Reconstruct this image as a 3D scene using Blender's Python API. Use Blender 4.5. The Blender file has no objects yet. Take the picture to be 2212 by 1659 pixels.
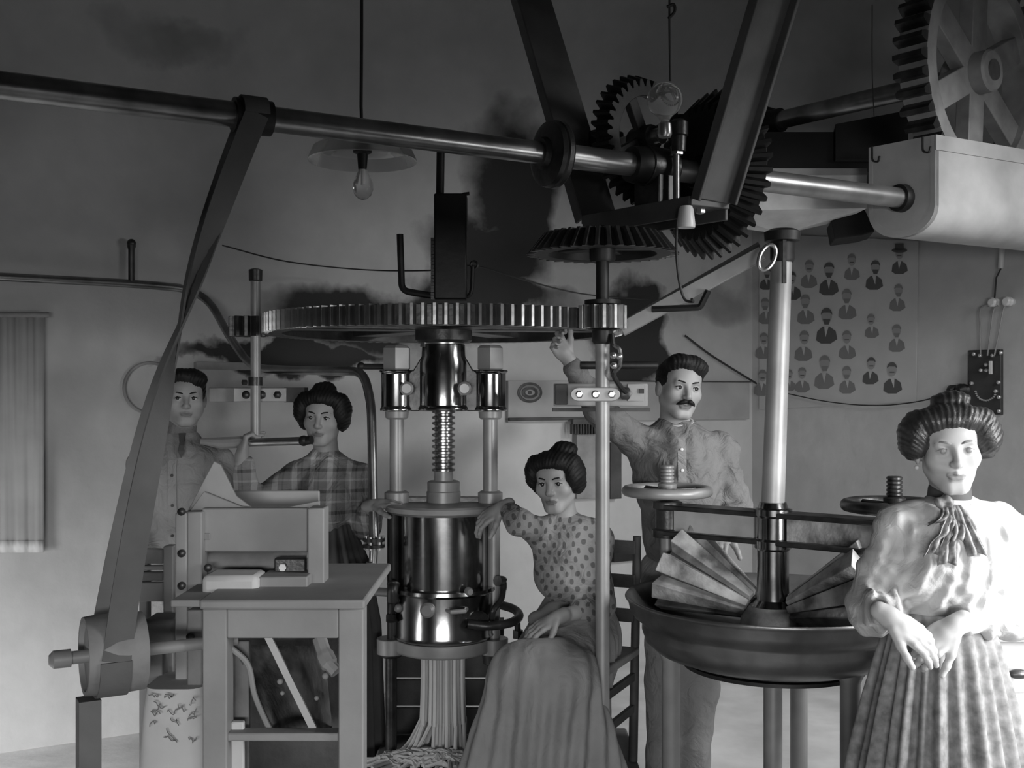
import bpy, math, random
import numpy as np
from mathutils import Vector as V, Matrix
random.seed(7); np.random.seed(7)
scene = bpy.context.scene
col = scene.collection
PI = math.pi

# ------------------------------------------------------------------ camera
F, HZ, CX, H = 2370.0, 850.0, 1106.0, 1.55
cam = bpy.data.cameras.new('camera'); camo = bpy.data.objects.new('camera', cam)
col.objects.link(camo); camo.location = (0, 0, H); camo.rotation_euler = (PI/2, 0, 0)
cam.sensor_width = 36; cam.lens = 36*F/2212; cam.shift_y = (HZ-829.5)/2212
cam.clip_start = .05; scene.camera = camo
def P(px, py, D): return V(((px-CX)/F*D, D, H-(py-HZ)/F*D))

# ------------------------------------------------------------------ world and light
world = bpy.data.worlds.new('world'); scene.world = world; world.use_nodes = True
world.node_tree.nodes['Background'].inputs[0].default_value = (1, 1, 1, 1)
world.node_tree.nodes['Background'].inputs[1].default_value = .006
def area(name, loc, target, sx, sy, power, spread=PI):
    l = bpy.data.lights.new(name, 'AREA'); l.shape = 'RECTANGLE'; l.size = sx; l.size_y = sy; l.energy = power
    l.spread = spread
    o = bpy.data.objects.new(name, l); col.objects.link(o); o.location = loc
    o.rotation_euler = (V(target)-V(loc)).to_track_quat('-Z', 'Y').to_euler(); return o
area('window_daylight_right', (2.35, 2.05, 1.3), (1.35, 3.2, .6), .8, 1.1, 38, math.radians(97))
area('high_window_daylight_right', (3.15, 2.9, 2.7), (1.35, 4.35, .7), .9, .8, 34, math.radians(97))
area('front_daylight', (-.2, -4.2, 1.36), (0, 4.5, .8), 3.4, .66, 285)  # unseen front light, placed behind the added wall's opening
area('door_daylight_left', (-2.75, 2.4, .6), (-1.9, 4.3, -.3), .7, .8, 21, math.radians(80))
vs = scene.view_settings
vs.view_transform = 'Standard'; vs.look = 'None'; vs.exposure = -0.2; vs.gamma = 1; vs.use_curve_mapping = False

# ------------------------------------------------------------------ helpers
def mat(name, c, rough=.6, metal=0, var=0., scale=6., bump=0., bscale=40., detail=6, spec=None, bdist=.01):
    m = bpy.data.materials.new(name); m.use_nodes = True; nt = m.node_tree; b = nt.nodes['Principled BSDF']
    b.inputs['Roughness'].default_value = rough; b.inputs['Metallic'].default_value = metal
    if spec is not None: b.inputs['Specular IOR Level'].default_value = spec
    b.inputs['Base Color'].default_value = (c, c, c, 1)
    tc = nt.nodes.new('ShaderNodeTexCoord')
    if var > 0:
        n = nt.nodes.new('ShaderNodeTexNoise'); n.inputs['Scale'].default_value = scale; n.inputs['Detail'].default_value = detail
        nt.links.new(tc.outputs['Object'], n.inputs['Vector'])
        r = nt.nodes.new('ShaderNodeValToRGB')
        lo, hi = max(0, c*(1-var)), min(1, c*(1+var))
        r.color_ramp.elements[0].position = .3; r.color_ramp.elements[1].position = .7
        r.color_ramp.elements[0].color = (lo, lo, lo, 1); r.color_ramp.elements[1].color = (hi, hi, hi, 1)
        nt.links.new(n.outputs['Fac'], r.inputs['Fac']); nt.links.new(r.outputs['Color'], b.inputs['Base Color'])
    if bump > 0:
        n2 = nt.nodes.new('ShaderNodeTexNoise'); n2.inputs['Scale'].default_value = bscale; n2.inputs['Detail'].default_value = 5
        nt.links.new(tc.outputs['Object'], n2.inputs['Vector'])
        bp = nt.nodes.new('ShaderNodeBump'); bp.inputs['Strength'].default_value = bump; bp.inputs['Distance'].default_value = bdist
        n2.inputs['Distortion'].default_value = 1.2 if bdist > .01 else 0
        nt.links.new(n2.outputs['Fac'], bp.inputs['Height']); nt.links.new(bp.outputs['Normal'], b.inputs['Normal'])
    return m

MT = dict(
    iron=mat('dark_iron', .05, .38, .6, .5, 14, .12, 60),
    black=mat('black_iron', .012, .5, .2, .4, 10, .1, 40),
    steel=mat('polished_steel', .42, .3, .85, .25, 9, .03, 30),
    dsteel=mat('dark_steel', .27, .28, .9, .35, 9, .05, 30),
    lsteel=mat('pale_painted_steel', .28, .42, .25, .2, 7, .04, 30),
    chrome=mat('polished_press_metal', .36, .17, 1.0, .5, 5, .03, 20),
    strap=mat('grey_painted_strap', .09, .6, .1, .25, 7, .1, 50),
    belt=mat('leather_belt', .10, .75, 0, .25, 5, .1, 80),
    wood_pale=mat('pale_wood', .27, .7, 0, .14, 5, .08, 40),
    wood_mid=mat('mid_wood', .2, .7, 0, .3, 8, .15, 40),
    wood_dark=mat('dark_wood', .045, .7, 0, .4, 8, .2, 40),
    timber_black=mat('tarred_timber', .008, .85, 0, .3, 8, .2, 30),
    white=mat('white_cloth', .55, .8, 0, .08, 8, .05, 60),
    shirt=mat('pale_shirt', .135, .85, 0, .08, 6, .75, 13, bdist=.03),
    shirt2=mat('pale_jacket', .22, .85, 0, .1, 6, .7, 12, bdist=.03),
    blouse_white=mat('white_blouse', .52, .8, 0, .06, 10, .4, 17, bdist=.02),
    skin=mat('skin', .26, .55, 0, .06, 20), skin_l=mat('skin_light', .45, .55, 0, .05, 20), skin_m=mat('skin_mid', .25, .55, 0, .06, 20),
    lip=mat('lip', .27, .6), lip_d=mat('dark_lip', .12, .6), iris_p=mat('pale_iris', .22, .4), brow_p=mat('pale_brow', .22, .8), sclera=mat('sclera', .45, .3), iris=mat('iris', .02, .2),
    hair=mat('dark_hair', .007, .6, 0, .5, 30, .2, 120, spec=.25), hair_b=mat('brown_hair', .03, .4, 0, .5, 30, .2, 120),
    tie=mat('dark_tie', .06, .7), porcelain=mat('porcelain', .6, .35), pasta=mat('pasta_dough', .50, .7, 0, .06, 12),
    print_d=mat('print_dark', .075, .8), print_m=mat('print_mid', .17, .8), print_l=mat('print_light', .26, .8),
    paper=mat('poster_paper', .40, .8, 0, .06, 6), paper_g=mat('grey_paper', .22, .8, 0, .1, 8),
    wire=mat('wire', .02, .6), slate=mat('slate_panel', .035, .5, 0, .3, 10), copper=mat('bright_terminal', .5, .35, .5),
    dough=mat('floury_iron', .3, .65, .1, .75, 11, .35, 45), curtain=mat('curtain', .36, .85, 0, .1, 6),
    skirt_g=mat('grey_skirt', .10, .85, 0, .15, 10), skirt_s=mat('pale_skirt', .25, .85, 0, .1, 9, .4, 14, bdist=.02), jabot=mat('grey_silk', .16, .5, 0, .35, 25),
    webpale=mat('pale_web_paint', .42, .55, 0, .2, 10, .1, 40), wheelgrey=mat('grey_wheel', .3, .6, .1, .3, 8, .1, 40), cushion=mat('dark_cloth', .05, .85, 0, .3, 8),
)
def glass(name, tint=.9, rough=.05):
    m = bpy.data.materials.new(name); m.use_nodes = True; b = m.node_tree.nodes['Principled BSDF']
    b.inputs['Base Color'].default_value = (tint, tint, tint, 1); b.inputs['Roughness'].default_value = rough
    b.inputs['Transmission Weight'].default_value = .9; b.inputs['IOR'].default_value = 1.2; return m
MT['glass'] = glass('clear_glass'); MT['milk'] = glass('thin_shade_glass', .55, .45)

def tag(o, label=None, cat=None, group=None, kind=None):
    if label: o['label'] = label
    if cat: o['category'] = cat
    if group: o['group'] = group
    if kind: o['kind'] = kind
    return o
def link(name, me, mats, parent=None, smooth=True, bevel=0, ang=.6):
    if not isinstance(mats, (list, tuple)): mats = [mats]
    if not me.materials:
        for m in mats: me.materials.append(MT[m] if isinstance(m, str) else m)
    if smooth:
        me.polygons.foreach_set('use_smooth', [True]*len(me.polygons)); me.set_sharp_from_angle(angle=ang)
    o = bpy.data.objects.new(name, me); col.objects.link(o)
    if parent is not None: par(o, parent)
    if bevel:
        b = o.modifiers.new('bevel', 'BEVEL'); b.width = bevel; b.segments = 2; b.limit_method = 'ANGLE'
    return o
def par(o, p):
    o.parent = p
    if p.type == 'EMPTY': o.matrix_parent_inverse = Matrix.Translation(-p.location)
def empty(name, loc, label, cat, group=None):
    o = bpy.data.objects.new(name, None); col.objects.link(o); o.location = loc; o.empty_display_size = .1
    return tag(o, label, cat, group)
def frame(ax):
    ax = V(ax).normalized(); t = V((0, 0, 1)) if abs(ax.z) < .9 else V((1, 0, 0))
    e1 = t.cross(ax).normalized(); return e1, ax.cross(e1).normalized(), ax

class MB:
    def __init__(s): s.v = []; s.f = []; s.m = []
    def add(s, vs, fs, mi=0):
        n = len(s.v); s.v += [tuple(x) for x in vs]; s.f += [tuple(i+n for i in f) for f in fs]; s.m += [mi]*len(fs); return s
    def box(s, c, a, b, d, mi=0):           # centre and three half vectors
        c, a, b, d = V(c), V(a), V(b), V(d)
        vs = [c+i*a+j*b+k*d for i in (-1, 1) for j in (-1, 1) for k in (-1, 1)]
        fs = [(0, 1, 3, 2), (4, 6, 7, 5), (0, 4, 5, 1), (2, 3, 7, 6), (0, 2, 6, 4), (1, 5, 7, 3)]
        if a.cross(b).dot(d) < 0: fs = [f[::-1] for f in fs]
        return s.add(vs, fs, mi)
    def bar(s, p0, p1, w, t, side, mi=0):   # flat bar p0-p1, full width w along side, thickness t
        p0, p1 = V(p0), V(p1); d = (p1-p0); side = V(side); side = (side-d*(side.dot(d)/d.length_squared)).normalized()
        n = d.normalized().cross(side)
        return s.box((p0+p1)/2, d/2, side*w/2, n*t/2, mi)
    def lathe(s, o, ax, prof, seg=32, mi=0, caps=True):
        e1, e2, a = frame(ax); o = V(o); n = len(prof); vs = []; fs = []
        for t, r in prof:
            for k in range(seg):
                w = 2*PI*k/seg; vs.append(o+a*t+(e1*math.cos(w)+e2*math.sin(w))*r)
        for i in range(n-1):
            for k in range(seg):
                k2 = (k+1) % seg; fs.append((i*seg+k, i*seg+k2, (i+1)*seg+k2, (i+1)*seg+k))
        if caps:
            fs.append(tuple(range(seg))[::-1]); fs.append(tuple((n-1)*seg+k for k in range(seg)))
        return s.add(vs, fs, mi)
    def cyl(s, p0, p1, r0, r1=None, seg=24, mi=0):
        p0, p1 = V(p0), V(p1); L = (p1-p0).length
        return s.lathe(p0, p1-p0, [(0, r0), (L, r0 if r1 is None else r1)], seg, mi)
    def ring(s, o, ax, prof, seg=48, mi=0):  # closed profile swept round
        e1, e2, a = frame(ax); o = V(o); n = len(prof); vs = []; fs = []
        for k in range(seg):
            w = 2*PI*k/seg; rd = e1*math.cos(w)+e2*math.sin(w)
            for t, r in prof: vs.append(o+a*t+rd*r)
        for k in range(seg):
            k2 = (k+1) % seg
            for i in range(n):
                i2 = (i+1) % n; fs.append((k*n+i, k*n+i2, k2*n+i2, k2*n+i))
        return s.add(vs, fs, mi)
    def tube(s, pts, r, seg=10, mi=0, closed=False):
        pts = [V(p) for p in pts]; n = len(pts); rs = r if isinstance(r, (list, tuple)) else [r]*n
        vs = []; fs = []; e1 = None
        for i, p in enumerate(pts):
            d = (pts[(i+1) % n]-pts[i-1]) if closed else (pts[min(i+1, n-1)]-pts[max(i-1, 0)])
            d.normalize()
            if e1 is None: e1 = frame(d)[0]
            e1 = (e1-d*e1.dot(d)).normalized(); e2 = d.cross(e1)
            for k in range(seg):
                w = 2*PI*k/seg; vs.append(p+(e1*math.cos(w)+e2*math.sin(w))*rs[i])
        m = n if closed else n-1
        for i in range(m):
            j = (i+1) % n
            for k in range(seg):
                k2 = (k+1) % seg; fs.append((i*seg+k, i*seg+k2, j*seg+k2, j*seg+k))
        if not closed:
            fs.append(tuple(range(seg))[::-1]); fs.append(tuple((n-1)*seg+k for k in range(seg)))
        return s.add(vs, fs, mi)
    def prism(s, poly, ext, mi=0):
        poly = [V(p) for p in poly]; ext = V(ext); n = len(poly)
        nrm = V((0, 0, 0))
        for i in range(n): nrm += (poly[i]-poly[0]).cross(poly[(i+1) % n]-poly[0])
        if nrm.dot(ext) > 0: poly = poly[::-1]
        vs = poly+[p+ext for p in poly]
        fs = [tuple(range(n)), tuple(range(2*n-1, n-1, -1))]
        for i in range(n): j = (i+1) % n; fs.append((i, i+n, j+n, j))
        return s.add(vs, fs, mi)
    def ball(s, c, r, seg=16, rings=10, mi=0, sc=(1, 1, 1)):
        c = V(c); vs = [c+V((0, 0, -r*sc[2]))]; fs = []
        for i in range(1, rings):
            t = -PI/2+PI*i/rings
            for k in range(seg):
                w = 2*PI*k/seg; vs.append(c+V((math.cos(t)*math.cos(w)*r*sc[0], math.cos(t)*math.sin(w)*r*sc[1], math.sin(t)*r*sc[2])))
        vs.append(c+V((0, 0, r*sc[2]))); L = len(vs)-1
        for k in range(seg):
            k2 = (k+1) % seg
            fs.append((0, 1+k2, 1+k)); fs.append((L, 1+(rings-2)*seg+k, 1+(rings-2)*seg+k2))
            for i in range(rings-2): fs.append((1+i*seg+k, 1+i*seg+k2, 1+(i+1)*seg+k2, 1+(i+1)*seg+k))
        return s.add(vs, fs, mi)
    def mesh(s, name):
        me = bpy.data.meshes.new(name); me.from_pydata(s.v, [], s.f)
        if any(s.m): me.polygons.foreach_set('material_index', s.m)
        me.update(); return me
    def build(s, name, mats, parent=None, smooth=True, bevel=0, ang=.6):
        return link(name, s.mesh(name), mats, parent, smooth, bevel, ang)

def bez(pts, n=8):          # Catmull-Rom through points
    pts = [V(p) for p in pts]; out = []
    q = [pts[0]*2-pts[1]]+pts+[pts[-1]*2-pts[-2]]
    for i in range(1, len(q)-2):
        for k in range(n):
            t = k/n; a, b, c, d = q[i-1], q[i], q[i+1], q[i+2]
            out.append(.5*((2*b)+(c-a)*t+(2*a-5*b+4*c-d)*t*t+(3*b-a-3*c+d)*t**3))
    out.append(pts[-1]); return out
def fillet(pts, r, n=6):    # polyline with rounded corners
    pts = [V(p) for p in pts]; out = [pts[0]]
    for i in range(1, len(pts)-1):
        a = (pts[i-1]-pts[i]); b = (pts[i+1]-pts[i]); rr = min(r, a.length*.45, b.length*.45)
        A = pts[i]+a.normalized()*rr; B = pts[i]+b.normalized()*rr
        for k in range(n+1):
            t = k/n; out.append((1-t)**2*A+2*t*(1-t)*pts[i]+t*t*B)
    out.append(pts[-1]); return out

# ------------------------------------------------------------------ room axes
A0 = math.radians(29.4)
U = V((math.cos(A0), math.sin(A0), 0)); N1 = V((-math.sin(A0), math.cos(A0), 0))    # along / outward from the left wall
W = V((.63, -.775, 0)).normalized(); N2 = V((.775, .63, 0)).normalized()            # along / outward from the right wall
D1 = 5.2
def on1(px, py, off=0.):
    r = V(((px-CX)/F, 1, -(py-HZ)/F)); t = (D1-off)/N1.dot(r); return V((0, 0, H))+r*t
rc = V(((1625-CX)/F, 1, 0)); COR = rc*(D1/N1.dot(rc)); D2 = N2.dot(COR)
def on2(px, py, off=0.):
    r = V(((px-CX)/F, 1, -(py-HZ)/F)); t = (D2-off)/N2.dot(r); return V((0, 0, H))+r*t
UP = V((0, 0, 1))

def plaster():
    m = bpy.data.materials.new('old_plaster'); m.use_nodes = True; nt = m.node_tree; N = nt.nodes; L = nt.links
    b = N['Principled BSDF']; b.inputs['Roughness'].default_value = .9
    geo = N.new('ShaderNodeNewGeometry')
    def noise(sc, det):
        n = N.new('ShaderNodeTexNoise'); n.inputs['Scale'].default_value = sc; n.inputs['Detail'].default_value = det
        L.new(geo.outputs['Position'], n.inputs['Vector']); return n.outputs['Fac']
    def mth(op, a, b2=None, clamp=False):
        n = N.new('ShaderNodeMath'); n.operation = op; n.use_clamp = clamp
        for i, x in enumerate((a, b2)):
            if x is None: continue
            if isinstance(x, (int, float)): n.inputs[i].default_value = x
            else: L.new(x, n.inputs[i])
        return n.outputs[0]
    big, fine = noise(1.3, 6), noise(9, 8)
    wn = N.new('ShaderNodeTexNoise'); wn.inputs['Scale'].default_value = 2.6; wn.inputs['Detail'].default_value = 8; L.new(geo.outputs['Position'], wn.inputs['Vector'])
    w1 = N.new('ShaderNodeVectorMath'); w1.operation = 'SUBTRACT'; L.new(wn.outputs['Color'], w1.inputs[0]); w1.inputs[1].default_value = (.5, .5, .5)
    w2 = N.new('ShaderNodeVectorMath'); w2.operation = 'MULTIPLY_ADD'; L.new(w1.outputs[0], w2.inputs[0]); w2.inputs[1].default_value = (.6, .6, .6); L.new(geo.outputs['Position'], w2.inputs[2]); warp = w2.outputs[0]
    blotch = None
    for (px, py, sx, sy, amp) in BLOTCHES:
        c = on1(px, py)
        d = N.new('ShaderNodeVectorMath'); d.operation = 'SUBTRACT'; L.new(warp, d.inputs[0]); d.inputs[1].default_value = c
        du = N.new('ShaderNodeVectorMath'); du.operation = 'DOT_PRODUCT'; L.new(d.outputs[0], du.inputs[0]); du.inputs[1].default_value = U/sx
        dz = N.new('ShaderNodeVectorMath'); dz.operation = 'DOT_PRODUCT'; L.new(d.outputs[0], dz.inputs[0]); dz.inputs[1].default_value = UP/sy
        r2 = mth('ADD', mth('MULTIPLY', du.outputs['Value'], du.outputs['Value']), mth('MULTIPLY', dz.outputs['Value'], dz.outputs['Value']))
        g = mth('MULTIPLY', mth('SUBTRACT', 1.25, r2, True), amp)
        blotch = g if blotch is None else mth('MAXIMUM', blotch, g)
    s2 = mth('MULTIPLY', blotch, mth('ADD', .25, mth('MULTIPLY', noise(3.1, 9), 1.5)), True)
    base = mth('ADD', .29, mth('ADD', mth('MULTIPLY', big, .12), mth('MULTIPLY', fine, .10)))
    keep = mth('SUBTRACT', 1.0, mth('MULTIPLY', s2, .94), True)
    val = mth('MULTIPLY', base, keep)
    cmb = N.new('ShaderNodeCombineColor')
    for i in range(3): L.new(val, cmb.inputs[i])
    L.new(cmb.outputs[0], b.inputs['Base Color'])
    bp = N.new('ShaderNodeBump'); bp.inputs['Strength'].default_value = .35; bp.inputs['Distance'].default_value = .02
    L.new(noise(7, 8), bp.inputs['Height']); L.new(bp.outputs['Normal'], b.inputs['Normal'])
    return m
# dark ragged patches on the left wall: px, py, half sizes in metres, strength
BLOTCHES = [(1110, 430, .30, .46, 1.35), (1060, 570, .40, .26, 1.2), (1375, 725, .27, .36, 2.2), (800, 690, .55, .2, 1.3), (1040, 660, .7, .13, 1.2), (470, 785, .28, .045, 1.0), (1540, 640, .3, .16, .45), (650, 770, .5, .07, 1.6), (380, 100, .3, .12, .4)]
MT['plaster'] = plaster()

# ------------------------------------------------------------------ setting
ZS, RC = 2.75, 1.15     # springing of the cove and its reach into the room
def wall_profile(base, inward, along, a0, a1, name):
    mb = MB(); prof = [(0, -.02), (0, ZS)]
    for k in range(1, 13):
        w = PI/2*k/12; prof.append((RC*(1-math.cos(w)), ZS+RC*math.sin(w)))
    nseg = 24; vs = []; fs = []
    for i in range(nseg+1):
        q = base+along*(a0+(a1-a0)*i/nseg)
        for o, z in prof: vs.append(q+inward*o+UP*z)
    n = len(prof)
    for i in range(nseg):
        for k in range(n-1): fs.append((i*n+k, i*n+k+1, (i+1)*n+k+1, (i+1)*n+k))
    mb.add(vs, fs); return mb.build(name, 'plaster')
def struct(o): o['kind'] = 'structure'; return o
C0 = V((COR.x, COR.y, 0))
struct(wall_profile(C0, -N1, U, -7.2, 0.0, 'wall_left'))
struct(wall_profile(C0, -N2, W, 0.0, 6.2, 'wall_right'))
mb = MB(); mb.box((.5, 3, ZS+RC+.05), (6.5, 0, 0), (0, 6, 0), (0, 0, .05)); MT['vault'] = mat('darkened_vault', .12, .9, 0, .3, 2); struct(mb.build('ceiling', 'vault'))  # ceiling colour darkened to hold back bounced light
mb = MB(); mb.box((.5, 3, -.05), (6.5, 0, 0), (0, 6, 0), (0, 0, .05))
MT['floor'] = mat('worn_stone_floor', .55, .85, 0, .22, 3, .3, 12); struct(mb.build('floor', 'floor'))
PZ = .15
plat = MB(); plat.prism([V((-.53, 3.35, 0)), V((.48, 3.35, 0)), V((.48, 4.6, 0)), V((-.53, 4.6, 0))], (0, 0, PZ))
MT['step'] = mat('press_plinth_stone', .16, .85, 0, .35, 4, .3, 14)
tag(plat.build('press_plinth', 'step', bevel=.01), 'low dark stone plinth under the screw press and the seated woman', 'plinth')

# added unseen dark wall; its low opening keeps light off the upper walls
DZ, DY = 1.6, -.22
for nm, x0, x1, z0, z1 in (('light_block_wall', -1.55, .75, DZ, ZS+RC), ('light_block_transom', .75, 1.6, 2.12, ZS+RC), ('light_block_left', -6, -1.55, 0, ZS+RC), ('light_block_right', 1.6, 7, 0, ZS+RC)):
    mb = MB(); mb.box(((x0+x1)/2, DY-.15, (z0+z1)/2), ((x1-x0)/2, 0, 0), (0, .15, 0), (0, 0, (z1-z0)/2)); struct(mb.build(nm, 'wood_dark'))

# ------------------------------------------------------------------ gears
def tooth_mesh(name, r0a, r1a, r0b, r1b, wd, th, mats):
    """tooth at angle 0 in local frame: x radial, y tangential, z along axis; a = face z=-wd/2, b = face z=+wd/2"""
    vs = []
    for z, r0, r1 in ((-wd/2, r0a, r1a), (wd/2, r0b, r1b)):
        for r, t in ((r0, th*.62), (r0+(r1-r0)*.6, th*.45), (r1, th*.26)):
            vs += [(r, -t, z), (r, t, z)]
    fs = []
    for i in (0, 2):
        fs += [(i, i+2, i+8, i+6), (i+1, i+7, i+9, i+3)]
        fs += [(i, i+1, i+3, i+2), (i+6, i+8, i+9, i+7)]
    fs += [(4, 5, 11, 10), (0, 6, 7, 1)]
    me = bpy.data.meshes.new(name); me.from_pydata(vs, [], fs); me.update()
    for m in mats: me.materials.append(MT[m])
    return me
def gear_frame(c, ax, ang):
    e1, e2, a = frame(ax); w = math.cos(ang)*e1+math.sin(ang)*e2
    t = a.cross(w); M = Matrix(((w.x, t.x, a.x, c[0]), (w.y, t.y, a.y, c[1]), (w.z, t.z, a.z, c[2]), (0, 0, 0, 1))); return M
def gear(parent, name, c, ax, n, ra, rb, wd, dep, rim, hub, hubw, spokes, m='iron', tm=None, spw=.05, ph=0., solid=False):
    """ra/rb tip radii at the two faces; dep tooth depth; rim radial thickness; name is the rim part, teeth its sub-parts"""
    c = V(c); e1, e2, a = frame(ax); mb = MB()
    ia, ib = ra-dep, rb-dep
    ri = (ia+ib)/2-rim
    if solid: mb.lathe(c, a, [(-wd/2, ia), (wd/2, ib)], 64)
    else:
        mb.ring(c, a, [(-wd/2, ia), (wd/2, ib), (wd/2, max(ib-rim, ri)), (-wd/2, max(ia-rim, ri))], 72)
    g = mb.build(name, m, parent, bevel=.002)
    if hub:
        h = MB(); h.lathe(c, a, [(-hubw/2, hub*.9), (-hubw/2+.01, hub), (hubw/2-.01, hub), (hubw/2, hub*.9)], 32); h.build('hub', m, g)
    for k in range(spokes):
        w = 2*PI*k/spokes+.3+ph; d = e1*math.cos(w)+e2*math.sin(w); sp = MB()
        sp.bar(c+d*hub*.8, c+d*(ri+.01), spw, wd*.5, a.cross(d)); sp.build('spoke', m, g, bevel=.004)
    me = tooth_mesh('tooth', ia-.002, ra, ib-.002, rb, wd, 2*PI*max(ra, rb)/n*.5, [tm or m])
    for k in range(n):
        o = bpy.data.objects.new('tooth', me); col.objects.link(o); o.parent = g
        o.matrix_basis = gear_frame(c, a, 2*PI*(k+ph)/n)
    return g

# ------------------------------------------------------------------ line shaft under the ceiling
AP = V((.311, 3.77, 2.35))
def Lt(t): return AP+U*t
def t_at(px): r = (px-CX)/F; return (r*AP.y-AP.x)/(U.x-r*U.y)
T0, T1 = t_at(0)-.9, t_at(1950)
ls = empty('line_shaft', Lt(T0), 'long steel line shaft crossing the room overhead, carrying the flat belt', 'shaft')
mb = MB(); mb.cyl(Lt(T0), Lt(t_at(1200)), .037, seg=32); mb.build('shaft_rod', 'dsteel', ls)
mb = MB(); mb.cyl(Lt(t_at(1200)), Lt(T1), .041, seg=32); mb.build('shaft_rod', 'steel', ls)
c = Lt(t_at(1192)); mb = MB()
mb.lathe(c-U*.05, U, [(0, .05), (.018, .055), (.02, .088), (.03, .108), (.045, .112), (.05, .108), (.055, .112), (.07, .112), (.078, .106), (.08, .06), (.1, .055)], 48)
tag(mb.build('coupling_disc', 'iron', ls), 'dark flanged coupling disc')
c = Lt(t_at(1392)); mb = MB(); mb.lathe(c-U*.06, U, [(0, .05), (0, .062), (.03, .066), (.09, .066), (.12, .055)], 32); mb.build('collar', 'black', ls)
c = Lt(T1); mb = MB(); mb.lathe(c-U*.03, U, [(0, .046), (.0, .055), (.03, .058), (.05, .05)], 32); mb.build('end_collar', 'black', ls)
ga = Lt(t_at(1525)); gear(ls, 'bevel_gear', ga, -U, 38, .31, .245, .075, .028, .06, .06, .12, 4, 'black', ph=.3, solid=True)
c = Lt(t_at(545)); mb = MB(); mb.lathe(c-U*.055, U, [(0, .04), (0, .05), (.05, .053), (.11, .05), (.11, .04)], 32); mb.build('belt_drum', 'black', ls)

# short cross gear behind the line shaft
gb = P(1391, 302, 4.05)
cg = empty('bevel_gear_wheel', gb, 'black gear wheel with pointed teeth and spokes behind the hanging glass bulb', 'gear')
gear(cg, 'gear_rim', gb, W, 36, .242, .215, .06, .024, .05, .05, .1, 4, 'black', ph=.2, spw=.045)
mb = MB(); mb.cyl(gb-W*.18, gb+W*.09, .03); mb.build('stub_shaft', 'dsteel', cg)
mb = MB(); mb.box(gb-W*.2, W*.04, N2*.06, UP*.07); mb.build('bearing', 'black', cg, bevel=.01)

# ------------------------------------------------------------------ V hanger of channel iron
SH = Lt(t_at(1420))
def Hq(q, z): p = SH+W*q; return V((p.x, p.y, z))
zb = 2.20
hg = empty('shaft_hanger', Hq(-.04, zb), 'V-shaped channel-iron hanger holding the line shaft below the ceiling', 'hanger')
zt = ZS+RC-.0
for sgn, q0 in ((-1, -.295), (1, .245)):
    p0, p1 = Hq(q0, zb), Hq(q0+sgn*.41*(zt-zb), zt); mb = MB()
    d = (p1-p0).normalized(); nn = d.cross(U)
    if nn.dot(W)*sgn < 0: nn = -nn
    mb.bar(p0, p1, .165, .014, U)
    for e in (-1, 1): mb.bar(p0+U*.078*e+nn*.018, p1+U*.078*e+nn*.018, .012, .045, U)
    mb.build('hanger_leg', 'strap', hg, bevel=.003)
mb = MB(); mb.box(Hq(-.025, zb-.01), W*.27, U*.0825, UP*.012)
for e in (-1, 1): mb.box(Hq(-.025, zb-.025)+U*.078*e, W*.262, U*.006, UP*.035)
mb.build('cross_bar', 'strap', hg, bevel=.003)
mb = MB(); mb.box(SH+V((0, 0, -.075)), W*.06, U*.05, UP*.07); mb.lathe(SH-U*.06, U, [(0, .05), (0, .07), (.12, .07), (.12, .05)], 32)
mb.build('bearing_block', 'iron', hg, bevel=.006)
for q in (-.09, .09):
    mb = MB(); b0 = SH+W*q+V((0, 0, -.14)); mb.cyl(b0, b0+UP*.22, .012); mb.lathe(b0+UP*.17, UP, [(0, .024), (.03, .024)], 6); mb.build('bolt', 'steel', hg)
for e, s in ((-.2, 1), (.2, 1)):
    mb = MB(); mb.lathe(Hq(e, zb-.022), -UP, [(0, .016), (.014, .016), (.018, .01)], 6); mb.build('bolt', 'steel', hg)
# grease cup on the bearing
mb = MB(); g0 = SH+W*.1+V((0, 0, .04)); mb.lathe(g0, UP, [(0, .025), (.05, .028), (.055, .034), (.1, .034), (.11, .02)], 24); mb.build('grease_cup', 'iron', hg)
# porcelain cup under the hanger
c = P(1482, 492, 3.66); mb = MB(); mb.lathe(c, UP, [(0, .03), (.01, .031), (.06, .025), (.072, .02)], 24)
pc = mb.build('porcelain_insulator', 'porcelain'); tag(pc, 'white porcelain insulator cup under the V-shaped hanger', 'insulator')
# drip rod from the insulator
pts = bez([P(1462, 488, 3.66), P(1461, 540, 3.66), P(1466, 600, 3.66), P(1478, 645, 3.66), P(1497, 652, 3.64), P(1494, 646, 3.62)], 6)
tag(MB().tube(pts, .0045, 8).build('hooked_wire', 'wire'), 'thin hooked wire hanging beneath the porcelain insulator', 'wire')

# ------------------------------------------------------------------ vertical drive shaft with bevel gear and pinion
vx = V((AP.x, AP.y, 0)); vs_ = empty('vertical_drive_shaft', vx+UP*PZ, 'tall vertical steel drive shaft, toothed pinion at the rim of the wide gear wheel', 'shaft')
mb = MB(); mb.cyl(vx+UP*1.77, vx+UP*2.12, .0225); mb.build('upper_rod', 'black', vs_)
mb = MB(); mb.cyl(vx+UP*PZ, vx+UP*1.77, .0245); mb.build('lower_rod', 'lsteel', vs_)
gear(vs_, 'bevel_gear', vx+UP*2.062, UP, 40, .262, .205, .07, .026, .05, .045, .12, 5, 'black', 'iron', spw=.06)
gear(vs_, 'pinion', vx+UP*1.812, UP, 13, .083, .083, .08, .022, .0, .0, .0, 0, 'iron', 'dsteel', solid=True)
mb = MB(); mb.ring(vx+UP*1.856, UP, [(0, .02), (0, .062), (.014, .062), (.014, .02)]); mb.build('collar', 'black', vs_)
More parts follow.
